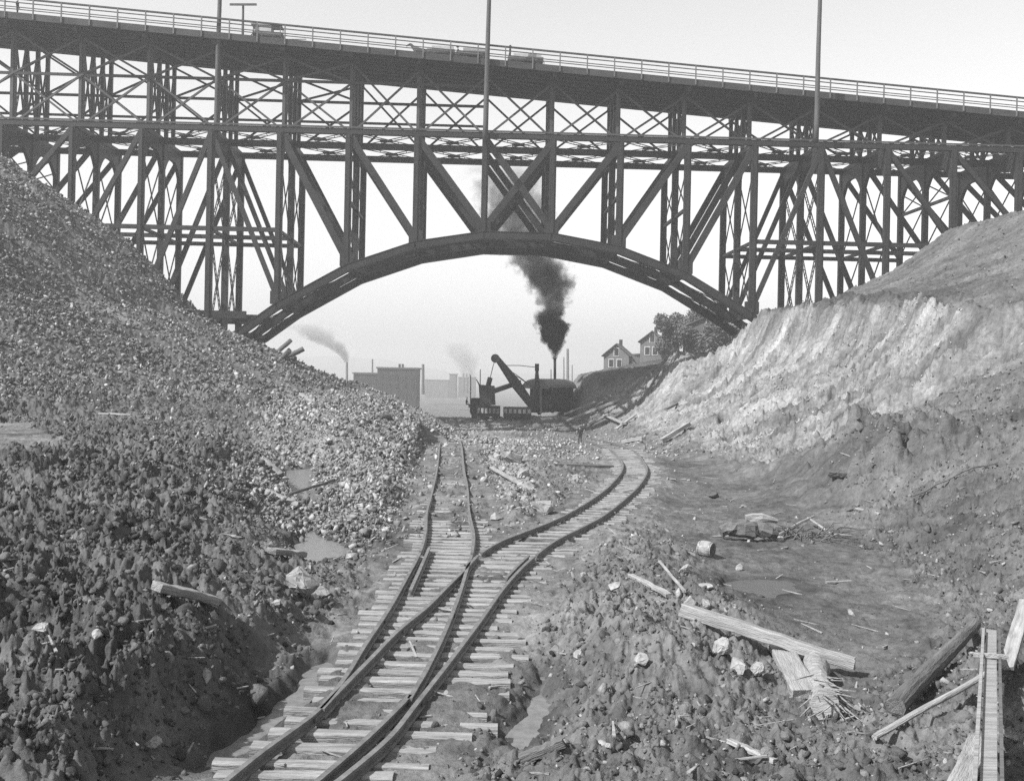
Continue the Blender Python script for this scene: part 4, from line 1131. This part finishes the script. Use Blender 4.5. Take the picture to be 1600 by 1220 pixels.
# ------------------------------------------------------------------ steam shovel
def shovel():
    Y = 125.0; k = F / Y
    base = at(850, 648, Y); G = base.z
    t = empty('steam_shovel', base); tag(t, 'dark steam shovel with raised boom at the far end of the cut', 'steam shovel')
    H = lambda px, py, dy=0: at(px, py, Y + dy)
    rz = math.radians(62)                                     # the car stands mostly end-on
    ux, uy = Vector((math.cos(rz), math.sin(rz), 0)), Vector((-math.sin(rz), math.cos(rz), 0))
    c = Vector((H(862, 600).x, Y + 4.0, 0))
    def q(a, b, z): return c + ux * a + uy * b + Vector((0, 0, z))
    z0 = G + .6; zt = H(860, 606).z
    # frame
    MB().bar(q(-6.2, 0, z0), q(3.8, 0, z0), 3.0, .6, ZV).build('car_frame', M['iron'], t)
    # house: walls with door and window openings as darker panels
    hs = MB().bar(q(-2.6, 0, (z0 + .3 + zt) / 2), q(3.6, 0, (z0 + .3 + zt) / 2), 3.1, zt - z0 - .3, ZV).build('house', M['iron_mid'], t)
    for a in (-1.6, .6, 2.4):
        MB().bar(q(a - .5, 1.57, z0 + 2.1), q(a + .5, 1.57, z0 + 2.1), .06, 1.1, ZV).build('window', M['iron'], hs)
    MB().bar(q(-2.63, -.5, z0 + 1.5), q(-2.63, .5, z0 + 1.5), .06, 2.0, ZV).build('door', M['iron'], hs)
    # rounded roof
    mb = MB(); n = 10; vs = []; fs = []; rise = H(862, 592).z - zt
    for a in (-4.4, -4.2, 3.8, 4.0):
        for s in range(n + 1):
            th = PI * s / n; e = .93 if a in (-4.4, 4.0) else 1
            vs.append(q(a, math.cos(th) * 1.85, zt + math.sin(th) * rise * e - (.12 if e < 1 else 0)))
    for r in range(3):
        for s in range(n): fs.append((r * (n + 1) + s, (r + 1) * (n + 1) + s, (r + 1) * (n + 1) + s + 1, r * (n + 1) + s + 1))
    fs += [tuple(range(n + 1)), tuple(range(3 * (n + 1), 4 * (n + 1)))[::-1]]
    mb.add(vs, fs); mb.build('roof', M['roofing'], t)
    # stack, boiler dome
    b0 = H(867, 598, 5); b1 = H(867, 559, 5)
    MB().tube([b0, b0 + (b1 - b0) * .9, b1], [.17, .17, .22], 12).build('smokestack', M['iron_mid'], t)
    MB().tube([H(861, 598, 5), H(861, 577, 5)], .05, 6).build('whistle_pipe', M['iron'], t)
    # A-frame mast at front
    top = H(839, 574, 0)
    for px in (833, 846): MB().bar(Vector((H(px, 600).x, Y - .5, G + .8)), top, .2, .2, ZV).build('a_frame_leg', M['iron_mid'], t)
    MB().box(top, .5, .4, .9).build('a_frame_head', M['iron'], t)
    MB().bar(H(845, 606, -2.4), H(845, 646, -2.4), .22, .22, NVEC).build('jack_post', M['roofing'], t)
    # boom: two deep cheeks with a sheave at the point
    f0 = H(829, 634, -3.0); f1 = H(774, 560, -7.5)
    for d in (-.42, .42):
        o = Vector((.2, d, 0)); 
        m = (f0 + f1) / 2
        MB().bar(f0 + o, m + o, .22, .95, ZV, .22, 1.3).bar(m + o, f1 + o, .22, 1.3, ZV, .22, .62).build('boom_cheek', M['iron'], t)
    MB().tube([f1 + Vector((0, -.6, 0)), f1 + Vector((0, .6, 0))], .5, 16).build('sheave', M['iron'], t)
    # dipper stick and dipper
    d0 = H(771, 611, -8.5); d1 = H(812, 597, -3.8)
    MB().bar(d0, d1, .4, .5, ZV).build('dipper_stick', M['iron'], t)
    dc = H(761, 617, -8.8)
    mb = MB(); ring = []
    prof = [(-.95, 1.15), (.85, 1.05), (1.0, -1.1), (-.75, -1.15)]
    for yy in (-.95, .95):
        for x, z in prof: ring.append(dc + Vector((x * (1 if yy < 0 else .97), yy, z)))
    mb.add(ring, [(3, 2, 1, 0), (4, 5, 6, 7), (1, 2, 6, 5), (2, 3, 7, 6), (3, 0, 4, 7)])
    dp = mb.build('dipper', M['iron'], t)
    for yy in (-.7, -.25, .25, .7): MB().bar(dc + Vector((-.85, yy, 1.05)), dc + Vector((-1.25, yy, 1.75)), .18, .14, ZV, .08, .05).build('tooth', M['iron'], dp)
    MB().bar(dc + Vector((.1, 0, 1.0)), H(766, 590, -8.6), .3, .5, ZV).build('bail', M['iron'], dp)
    # ropes
    for a, b in ((H(783, 571, -6.6), top), (H(786, 573, -6.4), H(826, 600, -1)), (H(788, 577, -6.2), H(832, 605, -1)), (f1, H(766, 590, -8.6))):
        MB().tube([a, (a + b) / 2 + Vector((0, 0, .12)), b], .045, 5).build('hoist_rope', M['iron'], t)
    # trucks
    for a in (-4.6, 2.4):
        for b in (-.8, .8): MB().tube([q(a, b - .1, G + .45), q(a, b + .1, G + .45)], .45, 14).build('wheel', M['iron'], t)
    return b1
stack_top = shovel()

def dump_car(px0, px1, pyb, pyt, Y, side, label, body='iron', pales=True):
    a, b = at(px0, pyb, Y), at(px1, pyb, Y); top = at(px0, pyt, Y).z; L = b.x - a.x; c = (a + b) / 2
    t = empty('dump_car', c); tag(t, label, 'railway car', 'dump cars beside the shovel')
    z0 = c.z
    MB().box((c.x, Y + 1, z0 + .75), L, 1.9, .3).build('underframe', M['iron'], t)
    mb = MB(); h = top - z0 - .9
    for yy, sg in ((Y, -1), (Y + 2, 1)): mb.bar((a.x, yy, z0 + .9 + h / 2), (b.x, yy, z0 + .9 + h / 2), .12, h, ZV)
    for xx in (a.x + .06, b.x - .06): mb.bar((xx, Y + .07, z0 + .9 + h / 2), (xx, Y + 1.93, z0 + .9 + h / 2), .12, h, ZV)
    mb.box((c.x, Y + 1, z0 + 1.0), L - .3, 1.8, .1)
    bd = mb.build('car_body', M[body], t)
    if pales:
        n = 6
        for i in range(n): MB().box((a.x + L * (i + .5) / n, Y - .1, z0 + .9 + h * .42), L / n * .62, .08, h * .62).build('side_panel', M['paleboard'], bd)
    for fx in (.2, .8):
        for yy in (Y + .15, Y + 1.85): MB().tube([(a.x + L * fx, yy - .08, z0 + .4), (a.x + L * fx, yy + .08, z0 + .4)], .38, 14).build('wheel', M['iron'], t)
dump_car(744, 781, 659, 634, 119, 1, 'dump car with a row of pale side panels under the dipper')
dump_car(786, 830, 659, 636, 118, 1, 'dump car with pale slatted side below the boom', 'iron_mid')
dump_car(735, 766, 656, 622, 122, 1, 'taller black dump car standing behind the pale-panelled one', 'iron', False)
g = hit(728, 637)
person(at(728, 637, 117), 1.15 * 1.3, 'man seated on the spoil left of the dump cars', rz=-1.2, pose='sit')
for px in (735, 750):
    pass
t = empty('pole', at(735, 640, 128)); tag(t, 'thin bare pole standing just left of the dump cars', 'pole'); MB().tube([at(735, 645, 128), at(735.5, 586, 128)], [.07, .05], 6).build('mast', M['pole'], t)
t = empty('pole', at(750, 620, 150)); tag(t, 'thin bare pole rising behind the dipper', 'pole'); MB().tube([at(750, 640, 150), at(750.5, 577, 150)], [.1, .07], 6).build('mast', M['pole'], t)

# ------------------------------------------------------------------ traffic on the bridge
def horse(loc, rz, label):
    e = empty('horse', loc); e.rotation_euler = (0, 0, rz); e.scale = (.95, .95, .85); tag(e, label, 'horse', 'horses on the bridge')
    J = [((-.55, 0, 1.2), (.26, .3)), ((0, 0, 1.18), (.27, .32)), ((.5, 0, 1.22), (.24, .33)), ((.85, 0, 1.6), (.12, .2)), ((1.1, 0, 1.95), (.1, .13)), ((1.4, 0, 1.75), (.075, .1)), ((1.55, 0, 1.6), .06),
         ((.5, .17, .85), .1), ((.52, .18, .5), .06), ((.48, .18, .06), .06), ((.55, -.17, .85), .1), ((.7, -.18, .52), .06), ((.66, -.18, .06), .06),
         ((-.6, .18, .9), .14), ((-.75, .19, .52), .065), ((-.66, .19, .06), .06), ((-.6, -.18, .9), .14), ((-.85, -.19, .55), .065), ((-.9, -.19, .08), .06),
         ((-.9, 0, 1.2), .06), ((-1.02, 0, .7), .05)]
    E = [(0, 1), (1, 2), (2, 3), (3, 4), (4, 5), (5, 6), (2, 7), (7, 8), (8, 9), (2, 10), (10, 11), (11, 12), (0, 13), (13, 14), (14, 15), (0, 16), (16, 17), (17, 18), (0, 19), (19, 20)]
    skin_mesh('body', J, E, [M['horse']], e, 1)
def wagon(loc, rz, label, L=3.4, load=None, roof=False, W=1.5):
    e = empty('wagon', loc); e.rotation_euler = (0, 0, rz); e.scale = (1, 1, .8); tag(e, label, 'wagon', 'wagons on the bridge')
    def pt(mb, n, m, par=e): o = mb.build(n, M[m]); o.parent = par; return o
    mb = MB(); mb.box((0, 0, .95), L, W, .12)
    for s in (-1, 1): mb.box((0, s * W / 2, 1.2), L, .07, .4)
    for s in (-1, 1): mb.box((s * L / 2, 0, 1.2), .07, W - .1, .4)
    pt(mb, 'wagon_box', 'timber_dark')
    for fx in (-.36, .36):
        for s in (-1, 1):
            R_ = .5 if fx > 0 else .6
            mb = MB(); c = Vector((fx * L, s * (W / 2 + .12), R_))
            n = 18
            rim = [c + Vector((math.cos(2 * PI * k / n) * R_, 0, math.sin(2 * PI * k / n) * R_)) for k in range(n)]
            for k in range(n): mb.bar(rim[k], rim[(k + 1) % n], .07, .07, (0, 1, 0))
            for k in range(0, n, 2): mb.bar(c, rim[k], .04, .04, (0, 1, 0))
            mb.tube([c - Vector((0, .1, 0)), c + Vector((0, .1, 0))], .09, 8)
            pt(mb, 'wheel', 'iron_mid')
    pt(MB().bar((L / 2, 0, .8), (L / 2 + 2.4, 0, .9), .08, .08), 'shaft', 'timber_dark')
    if load: pt(MB().box((-.2, 0, 1.55), L * .8, W * .9, .55), 'load', load)
    if roof:
        mb = MB(); mb.box((-.1, 0, 2.35), L * 1.05, W * 1.1, .14); mb.box((-.4, 0, 1.75), L * .55, W * .95, 1.0); pt(mb, 'canopy', 'paleboard')
        for sx in (-.48, .46):
            for s in (-1, 1): pt(MB().bar((sx * L, s * W * .48, 1.3), (sx * L, s * W * .48, 2.3), .07, .07), 'canopy_post', 'timber_dark')
def on_deck(px, w):
    i = (px - 759) / 104.0
    for _ in range(6):
        p = B(i, w, 0); x = p.x / p.y * F + CX + 9; i += (px - x) / 104.0
    return B(i, w, deckz(i) + .74)
RZD = AL
wagon(on_deck(418, 2.6), RZD, 'covered wagon with a flat canopy on the left part of the bridge', 2.9, None, True)
wagon(on_deck(688, 2.6), RZD + PI, 'low empty wagon drawn by a horse left of the middle pole', 2.8, 'paleboard')
horse(on_deck(656, 2.6), RZD + PI, 'horse drawing the low wagon left of the middle pole')
wagon(on_deck(738, 2.2), RZD + PI, 'loaded wagon beside the middle pole with its driver in front', 3.0, 'timber')
person(on_deck(716, 2.2) + Vector((0, 0, .35)), 1.7, 'driver sitting at the front of the wagon beside the middle pole', rz=RZD + PI / 2, pose='sit')
wagon(on_deck(820, 2.4), RZD + PI, 'long dray with a covered load right of the middle pole', 3.6, 'paleboard')
person(on_deck(796, 2.4) + Vector((0, 0, .55)), 1.75, 'man standing at the front of the long dray on the bridge', rz=RZD + PI / 2)
person(on_deck(25, 1.2), 1.75, 'pedestrian walking on the bridge at the upper left corner', rz=RZD - PI / 2)

# ------------------------------------------------------------------ houses and trees on the right bank
def house(px, py, Y, w, d, hwall, hroof, rz, label, wall='housewall', chim=True):
    b = at(px, py, Y)
    e = empty('house', b); tag(e, label, 'house', 'houses on the right bank')
    ca, sa = math.cos(rz), math.sin(rz)
    def q(x, y, z): return b + Vector((x * ca - y * sa, x * sa + y * ca, z))
    v = [q(-w / 2, -d / 2, -3), q(w / 2, -d / 2, -3), q(w / 2, d / 2, -3), q(-w / 2, d / 2, -3), q(-w / 2, -d / 2, hwall), q(w / 2, -d / 2, hwall), q(w / 2, d / 2, hwall), q(-w / 2, d / 2, hwall), q(0, -d / 2, hwall + hroof), q(0, d / 2, hwall + hroof)]
    wl = MB().add(v, [(0, 1, 5, 8, 4), (2, 3, 7, 9, 6), (1, 2, 6, 5), (3, 0, 4, 7)]).build('wall', M[wall], e)
    r = MB(); ov = .45; k = hroof / (w / 2)
    for s in (-1, 1):
        p = [q(0, -d / 2 - ov, hwall + hroof + .05), q(0, d / 2 + ov, hwall + hroof + .05), q(s * (w / 2 + ov), d / 2 + ov, hwall - ov * k + .05), q(s * (w / 2 + ov), -d / 2 - ov, hwall - ov * k + .05)]
        up = Vector((0, 0, .2)); r.add(p + [x + up for x in p], [(0, 1, 2, 3), (7, 6, 5, 4), (0, 3, 7, 4), (1, 0, 4, 5), (2, 1, 5, 6), (3, 2, 6, 7)])
    ro = r.build('roof', M['shingle'], e)
    if chim: MB().bar(q(.3, .8, hwall + hroof - .4), q(.3, .8, hwall + hroof + 1.1), .6, .6, ux0(rz)).build('chimney', M['brick'], ro)
    for wx, wz in ((-w * .2, hwall * .45), (w * .12, hwall * .45), (0, hwall + hroof * .3)):
        f = MB().bar(q(wx, -d / 2 - .03, wz - .85), q(wx, -d / 2 - .03, wz + .85), 1.1, .1, (sa, -ca, 0)).build('window', M['trim'], e)
        MB().bar(q(wx, -d / 2 - .08, wz - .7), q(wx, -d / 2 - .08, wz + .7), .85, .08, (sa, -ca, 0)).build('pane', M['glass'], f)
    return e, q
def ux0(rz): return (math.cos(rz), math.sin(rz), 0)
e, q = house(966, 578, 205, 5.0, 6.0, 2.9, 2.1, math.radians(-14), 'pale gabled house nearest the smoke plume on the right bank')
m = MB(); b = [q(2.5, -2.4, 0), q(4.6, -2.4, 0), q(4.6, 2, 0), q(2.5, 2, 0)]
m.add([v + Vector((0, 0, -3)) for v in b] + [b[0] + Vector((0, 0, 3.0)), b[1] + Vector((0, 0, 2.3)), b[2] + Vector((0, 0, 2.3)), b[3] + Vector((0, 0, 3))], [(3, 2, 1, 0), (4, 5, 6, 7), (0, 1, 5, 4), (1, 2, 6, 5), (2, 3, 7, 6), (3, 0, 4, 7)]).build('lean_to', M['house_grey'], e)
house(1021, 561, 200, 4.6, 5.5, 3.4, 1.8, math.radians(-14), 'pale gabled house with a thin chimney left of the bank trees')
house(1108, 552, 175, 8.5, 9, 4.2, 1.9, math.radians(-12), 'dim grey house half hidden among the bank trees', 'house_grey')
house(995, 572, 230, 9, 6, 1.6, 1.0, math.radians(10), 'low shed roof between the two pale gabled houses', 'house_grey', False)

def tree(px, py, Y, rw, h, label, seed, n=6000):
    r = random.Random(seed); b = at(px, py, Y)
    e = empty('tree', b); tag(e, label, 'tree', 'trees on the right bank')
    mb = MB(); mb.tube([b + Vector((0, 0, -2)), b + Vector((.1, 0, h * .3)), b + Vector((0, .1, h * .75))], [.3, .24, .08], 8)
    for k in range(6):
        a = r.uniform(0, 2 * PI); z = h * r.uniform(.3, .6); mb.tube([b + Vector((0, 0, z)), b + Vector((math.cos(a) * rw * .6, math.sin(a) * rw * .6, z + h * .2))], [.12, .03], 6)
    mb.build('trunk', M['bark'], e)
    mb = MB()
    cl = [(Vector((r.uniform(-.75, .75) * rw, r.uniform(-.75, .75) * rw, h * r.uniform(.22, .88))), r.uniform(.28, .5) * rw) for _ in range(16)] + [(Vector((0, 0, h * .75)), rw * .55), (Vector((0, 0, h * .9)), rw * .35)]
    for _ in range(n):
        c, R_ = r.choice(cl); v = Vector((r.gauss(0, 1), r.gauss(0, 1), r.gauss(0, 1))).normalized() * R_ * r.random() ** .4
        p = b + c + v; s = r.uniform(.14, .3)
        t1 = Vector((r.gauss(0, 1), r.gauss(0, 1), r.gauss(0, 1))).normalized(); t2 = t1.orthogonal().normalized()
        mb.add([p - t1 * s, p + t2 * s * .6, p + t1 * s, p - t2 * s * .6], [(0, 1, 2, 3)])
    mb.build('crown', M['leaf'], e)
tree(1055, 550, 185, 3.6, 6.6, 'rounded leafy tree just right of the house with the thin chimney', 1)
tree(1088, 548, 180, 4.2, 7.4, 'tallest leafy tree near the right foot of the arch', 2)
tree(1072, 552, 170, 2.8, 4.2, 'small tree between the rounded and the tallest bank trees', 3, 3500)
tree(1122, 552, 165, 3.4, 5.2, 'leafy tree closest to the right foot of the arch', 4, 4000)
tree(1044, 556, 195, 2.4, 3.8, 'bush beside the wall of the house with the thin chimney', 5, 2500)
# ------------------------------------------------------------------ the far flats
def block(px0, px1, pyt, pyb, Y, depth, name, label, mat='brick', win=True, cat='building'):
    a, b = at(px0, pyb, Y), at(px1, pyb, Y); top = at((px0 + px1) / 2, pyt, Y).z; c = (a + b) / 2; L = b.x - a.x
    t = empty(name, c); tag(t, label, cat, 'buildings on the far flats')
    z0 = a.z - 8
    MB().box((c.x, Y + depth / 2, (z0 + top) / 2), L, depth, top - z0).build('wall', M[mat], t)
    r = MB().box((c.x, Y + depth / 2, top + .2), L + .8, depth + .8, .5).build('cornice', M['shingle'], t)
    if win:
        n = 5
        for k in range(n):
            for zz in (.28, .62):
                MB().box((a.x + L * (k + .5) / n, Y - .05, a.z + (top - a.z) * zz), L / n * .38, .2, (top - a.z) * .18).build('window', M['glass'], t)
        for k in (.52, .6): MB().box((a.x + L * k, Y + depth * .4, top + .9), .7, .7, 1.4).build('chimney', M['brick'], r)
block(589, 650, 576, 612, 330, 14, 'warehouse', 'dark flat-roofed warehouse beyond the rubble heap')
block(552, 588, 584, 606, 345, 10, 'shed', 'low grey shed joined to the left of the warehouse', 'brick', False)
for (x0, x1, yt, yb, Y, l) in ((702, 712, 585, 604, 700, 'tall pale block far off on the flats left of the shovel'), (716, 742, 590, 604, 760, 'long low pale block far off behind the dipper'), (664, 700, 594, 606, 820, 'long low shed far off right of the warehouse')):
    block(x0, x1, yt, yb, Y, 20, 'factory', l, 'house_grey', False)
def stack(px, pyt, pyb, Y, r, label, name='chimney', cat='chimney'):
    t = MB().tube([at(px, pyb + 8, Y), at(px, pyt, Y)], [r * 1.25, r], 10).build(name, M['house_grey'])
    tag(t, label, cat, 'far chimneys and masts')
stack(542, 566, 596, 420, .45, 'thin far chimney trailing pale smoke left of the warehouse')
stack(582, 561, 590, 400, .3, 'tall bare mast just left of the warehouse', 'mast', 'mast')
stack(661, 569, 608, 380, .5, 'thick far mast right of the warehouse', 'mast', 'mast')
stack(887, 545, 596, 420, .5, 'far ship mast right of the smoking stack', 'mast', 'mast')
stack(881, 558, 596, 430, .25, 'thin far mast between the stack and the ship mast', 'mast', 'mast')
stack(894, 570, 596, 430, .2, 'shortest far mast behind the shovel roof', 'mast', 'mast')
for px, pt in ((724, 583), (729, 584), (734, 584)): stack(px, pt, 604, 760, .6, {724: 'leftmost of three far chimneys on the long pale block', 729: 'middle of three far chimneys on the long pale block', 734: 'rightmost of three far chimneys on the long pale block'}[px])
# hills across the bay
def hills():
    pts = [(-200, 556), (200, 556), (400, 560), (470, 557), (540, 556), (600, 562), (640, 572), (700, 580), (760, 583), (840, 584), (960, 583), (1100, 580), (1300, 586), (1800, 600)]
    Y = 2600; vs = []; n = len(pts); W = []
    for x, y in pts:
        p = at(x, y, Y); W.append(p)
    xs = np.linspace(W[0].x, W[-1].x, 160); zs = np.interp(xs, [p.x for p in W], [p.z for p in W]) + fbm(xs / 90, xs * 0, 400, 4) * 4
    for x, z in zip(xs, zs):
        for k, (dy, f) in enumerate(((-500, 0), (-250, .55), (0, 1), (600, .2))): vs.append((x, Y + dy, -23 + (z + 23) * f))
    fs = [(i * 4 + k, i * 4 + 4 + k, i * 4 + 5 + k, i * 4 + 1 + k) for i in range(159) for k in range(3)]
    tag(link_mesh('hills', vs, fs, M['hill'], None, True), kind='structure')
hills()

# ------------------------------------------------------------------ smoke
def plume(name, label, rows, Y, color, dmul, ny=.9, nscale=.35, aniso=0.0, rag=1.0):
    """rows: (image y, image x of axis, radius px, density) from bottom to top"""
    pts = [(at(x, y, Y), r * 1.3 * Y / F, d) for y, x, r, d in rows]
    z0, z1 = pts[0][0].z, pts[-1][0].z; x0 = pts[0][0].x
    mb = MB(); n = 14; vs = []; fs = []
    for p, r, d in pts:
        for k in range(n):
            a = 2 * PI * k / n; vs.append(p + Vector((math.cos(a) * r * 2.1, math.sin(a) * r * 2.1, 0)))
    for i in range(len(pts) - 1):
        for k in range(n):
            j = (k + 1) % n; fs.append((i * n + k, i * n + j, (i + 1) * n + j, (i + 1) * n + k))
    fs.append(tuple(range(n))[::-1]); fs.append(tuple(range((len(pts) - 1) * n, len(pts) * n)))
    o = mb.add([v - Vector((x0, Y, z0)) for v in vs], fs).build(name, None); o.location = (x0, Y, z0)
    m = bpy.data.materials.new(name); m.use_nodes = True; nt = m.node_tree; nt.nodes.clear()
    out = nt.nodes.new('ShaderNodeOutputMaterial'); pv = nt.nodes.new('ShaderNodeVolumePrincipled')
    nt.links.new(pv.outputs[0], out.inputs['Volume']); pv.inputs['Color'].default_value = grey(color); pv.inputs['Anisotropy'].default_value = aniso
    tc = nt.nodes.new('ShaderNodeTexCoord'); sx = nt.nodes.new('ShaderNodeSeparateXYZ'); nt.links.new(tc.outputs['Object'], sx.inputs[0])
    L = nt.links.new
    def math_(op, a, b=None, c=None):
        nd = nt.nodes.new('ShaderNodeMath'); nd.operation = op
        for k, q in enumerate((a, b, c)):
            if q is None: continue
            if isinstance(q, (int, float)): nd.inputs[k].default_value = q
            else: L(q, nd.inputs[k])
        return nd.outputs[0]
    t = math_('DIVIDE', sx.outputs['Z'], z1 - z0)
    def curve(vals, lo, hi):
        fc = nt.nodes.new('ShaderNodeFloatCurve'); c = fc.mapping.curves[0]
        ks = [((p[0].z - z0) / (z1 - z0), (v - lo) / (hi - lo)) for p, v in zip(pts, vals)]
        c.points[0].location = ks[0]; c.points[1].location = ks[-1]
        for k in ks[1:-1]: c.points.new(*k)
        fc.mapping.update(); L(t, fc.inputs['Value'])
        return math_('MULTIPLY_ADD', fc.outputs[0], hi - lo, lo)
    xs = [p[0].x - x0 for p in pts]; rs = [p[1] for p in pts]; ds = [p[2] for p in pts]
    xc = curve(xs, min(xs) - .01, max(xs) + .01); rc = curve(rs, 0, max(rs)); dc = curve(ds, 0, max(ds))
    ns = nt.nodes.new('ShaderNodeTexNoise'); ns.inputs['Scale'].default_value = nscale; ns.inputs['Detail'].default_value = 4.5; ns.inputs['Roughness'].default_value = .6
    L(tc.outputs['Object'], ns.inputs['Vector'])
    dx = math_('SUBTRACT', sx.outputs['X'], xc)
    rr = math_('DIVIDE', math_('SQRT', math_('ADD', math_('MULTIPLY', dx, dx), math_('MULTIPLY', sx.outputs['Y'], sx.outputs['Y']))), math_('MAXIMUM', rc, .02))
    q = math_('ADD', math_('SUBTRACT', 1.0, rr), math_('MULTIPLY', math_('SUBTRACT', ns.outputs['Fac'], .5), 2.6 * rag))
    mr = nt.nodes.new('ShaderNodeMapRange'); mr.interpolation_type = 'SMOOTHSTEP'; mr.inputs['From Min'].default_value = .0; mr.inputs['From Max'].default_value = .4
    L(q, mr.inputs['Value'])
    L(math_('MULTIPLY', math_('MULTIPLY', mr.outputs['Result'], dc), dmul), pv.inputs['Density'])
    o.data.materials.append(m); tag(o, label, 'smoke', kind='stuff')
    return o
plume('smoke', 'black coal smoke billowing up from the steam shovel stack', [
    (561, 866, 3.5, 9), (550, 867, 7, 9), (538, 866, 12, 8), (522, 865, 18, 7), (508, 861, 19, 5), (498, 859, 17, 3.0), (488, 863, 17, 1.3), (474, 867, 20, .8), (458, 861, 25, .75), (436, 856, 30, .9), (418, 846, 32, .75), (398, 830, 36, .45), (370, 815, 42, .36), (330, 806, 44, .3), (290, 795, 46, .16), (255, 788, 46, .0)], 128, .03, 1.0, nscale=.6)
plume('smoke', 'pale smoke drifting left from the far chimney', [
    (566, 541, 4, .6), (558, 538, 7, .5), (548, 530, 12, .35), (538, 518, 17, .22), (528, 500, 22, .14), (516, 485, 26, .08), (505, 470, 28, 0)], 425, .3, .8, nscale=.13)
plume('smoke', 'thin grey smoke rising from the far factories left of the boom', [
    (592, 735, 10, .5), (580, 728, 14, .5), (565, 726, 18, .5), (550, 722, 20, .35), (535, 716, 22, .0)], 790, .3, .12, nscale=.06)

# ------------------------------------------------------------------ haze, sky, sun, camera
hb = MB().box((0, 1500, 20), 5200, 3300, 90).build('haze', None)
m = bpy.data.materials.new('haze'); m.use_nodes = True; nt = m.node_tree; nt.nodes.clear()
out = nt.nodes.new('ShaderNodeOutputMaterial'); pv = nt.nodes.new('ShaderNodeVolumePrincipled'); nt.links.new(pv.outputs[0], out.inputs['Volume'])
pv.inputs['Color'].default_value = grey(.75); pv.inputs['Density'].default_value = 0.00095; pv.inputs['Anisotropy'].default_value = .2
hb.data.materials.append(m); tag(hb, kind='stuff')

SUN_EL = math.radians(44); SUN_AZ = math.radians(-120)          # from +Y, negative to the left
sdir = Vector((math.sin(SUN_AZ) * math.cos(SUN_EL), math.cos(SUN_AZ) * math.cos(SUN_EL), math.sin(SUN_EL)))
w = bpy.data.worlds.new('World'); scene.world = w; w.use_nodes = True; nt = w.node_tree; nt.nodes.clear()
out = nt.nodes.new('ShaderNodeOutputWorld'); bg = nt.nodes.new('ShaderNodeBackground'); sky = nt.nodes.new('ShaderNodeTexSky')
sky.sky_type = 'NISHITA'; sky.sun_disc = False; sky.sun_elevation = SUN_EL; sky.sun_rotation = SUN_AZ
sky.air_density = 1.0; sky.dust_density = 1.0; sky.ozone_density = 1.0
sp = nt.nodes.new('ShaderNodeSeparateColor'); nt.links.new(sky.outputs[0], sp.inputs[0])
nt.links.new(sp.outputs['Blue'], bg.inputs['Color']); bg.inputs['Strength'].default_value = 0.112   # blue-sensitive plate
nt.links.new(bg.outputs[0], out.inputs['Surface'])
sl = bpy.data.lights.new('sun', 'SUN'); sl.energy = 5.0; sl.angle = math.radians(.6); sl.color = (1, 1, 1)
so = bpy.data.objects.new('sun', sl); COL.objects.link(so); so.rotation_euler = sdir.to_track_quat('Z', 'Y').to_euler()

cam = bpy.data.cameras.new('camera'); co = bpy.data.objects.new('camera', cam); COL.objects.link(co)
co.matrix_world = Matrix(((CR, -SR, 0, 0), (0, 0, -1, 0), (SR, CR, 0, CAMZ), (0, 0, 0, 1)))
cam.sensor_fit = 'HORIZONTAL'; cam.sensor_width = 36; cam.lens = 36.0 * F / 1600
cam.shift_y = (CY - 610) / 1600.0
cam.clip_start = .1; cam.clip_end = 20000
scene.camera = co
scene.view_settings.view_transform = 'Standard'; scene.view_settings.look = 'None'
scene.view_settings.exposure = 0.9; scene.view_settings.gamma = 1
cy = scene.cycles
cy.use_denoising = False; cy.max_bounces = 5; cy.diffuse_bounces = 2; cy.glossy_bounces = 2; cy.transparent_max_bounces = 4; cy.volume_bounces = 1
cy.volume_step_rate = .6; cy.volume_max_steps = 256
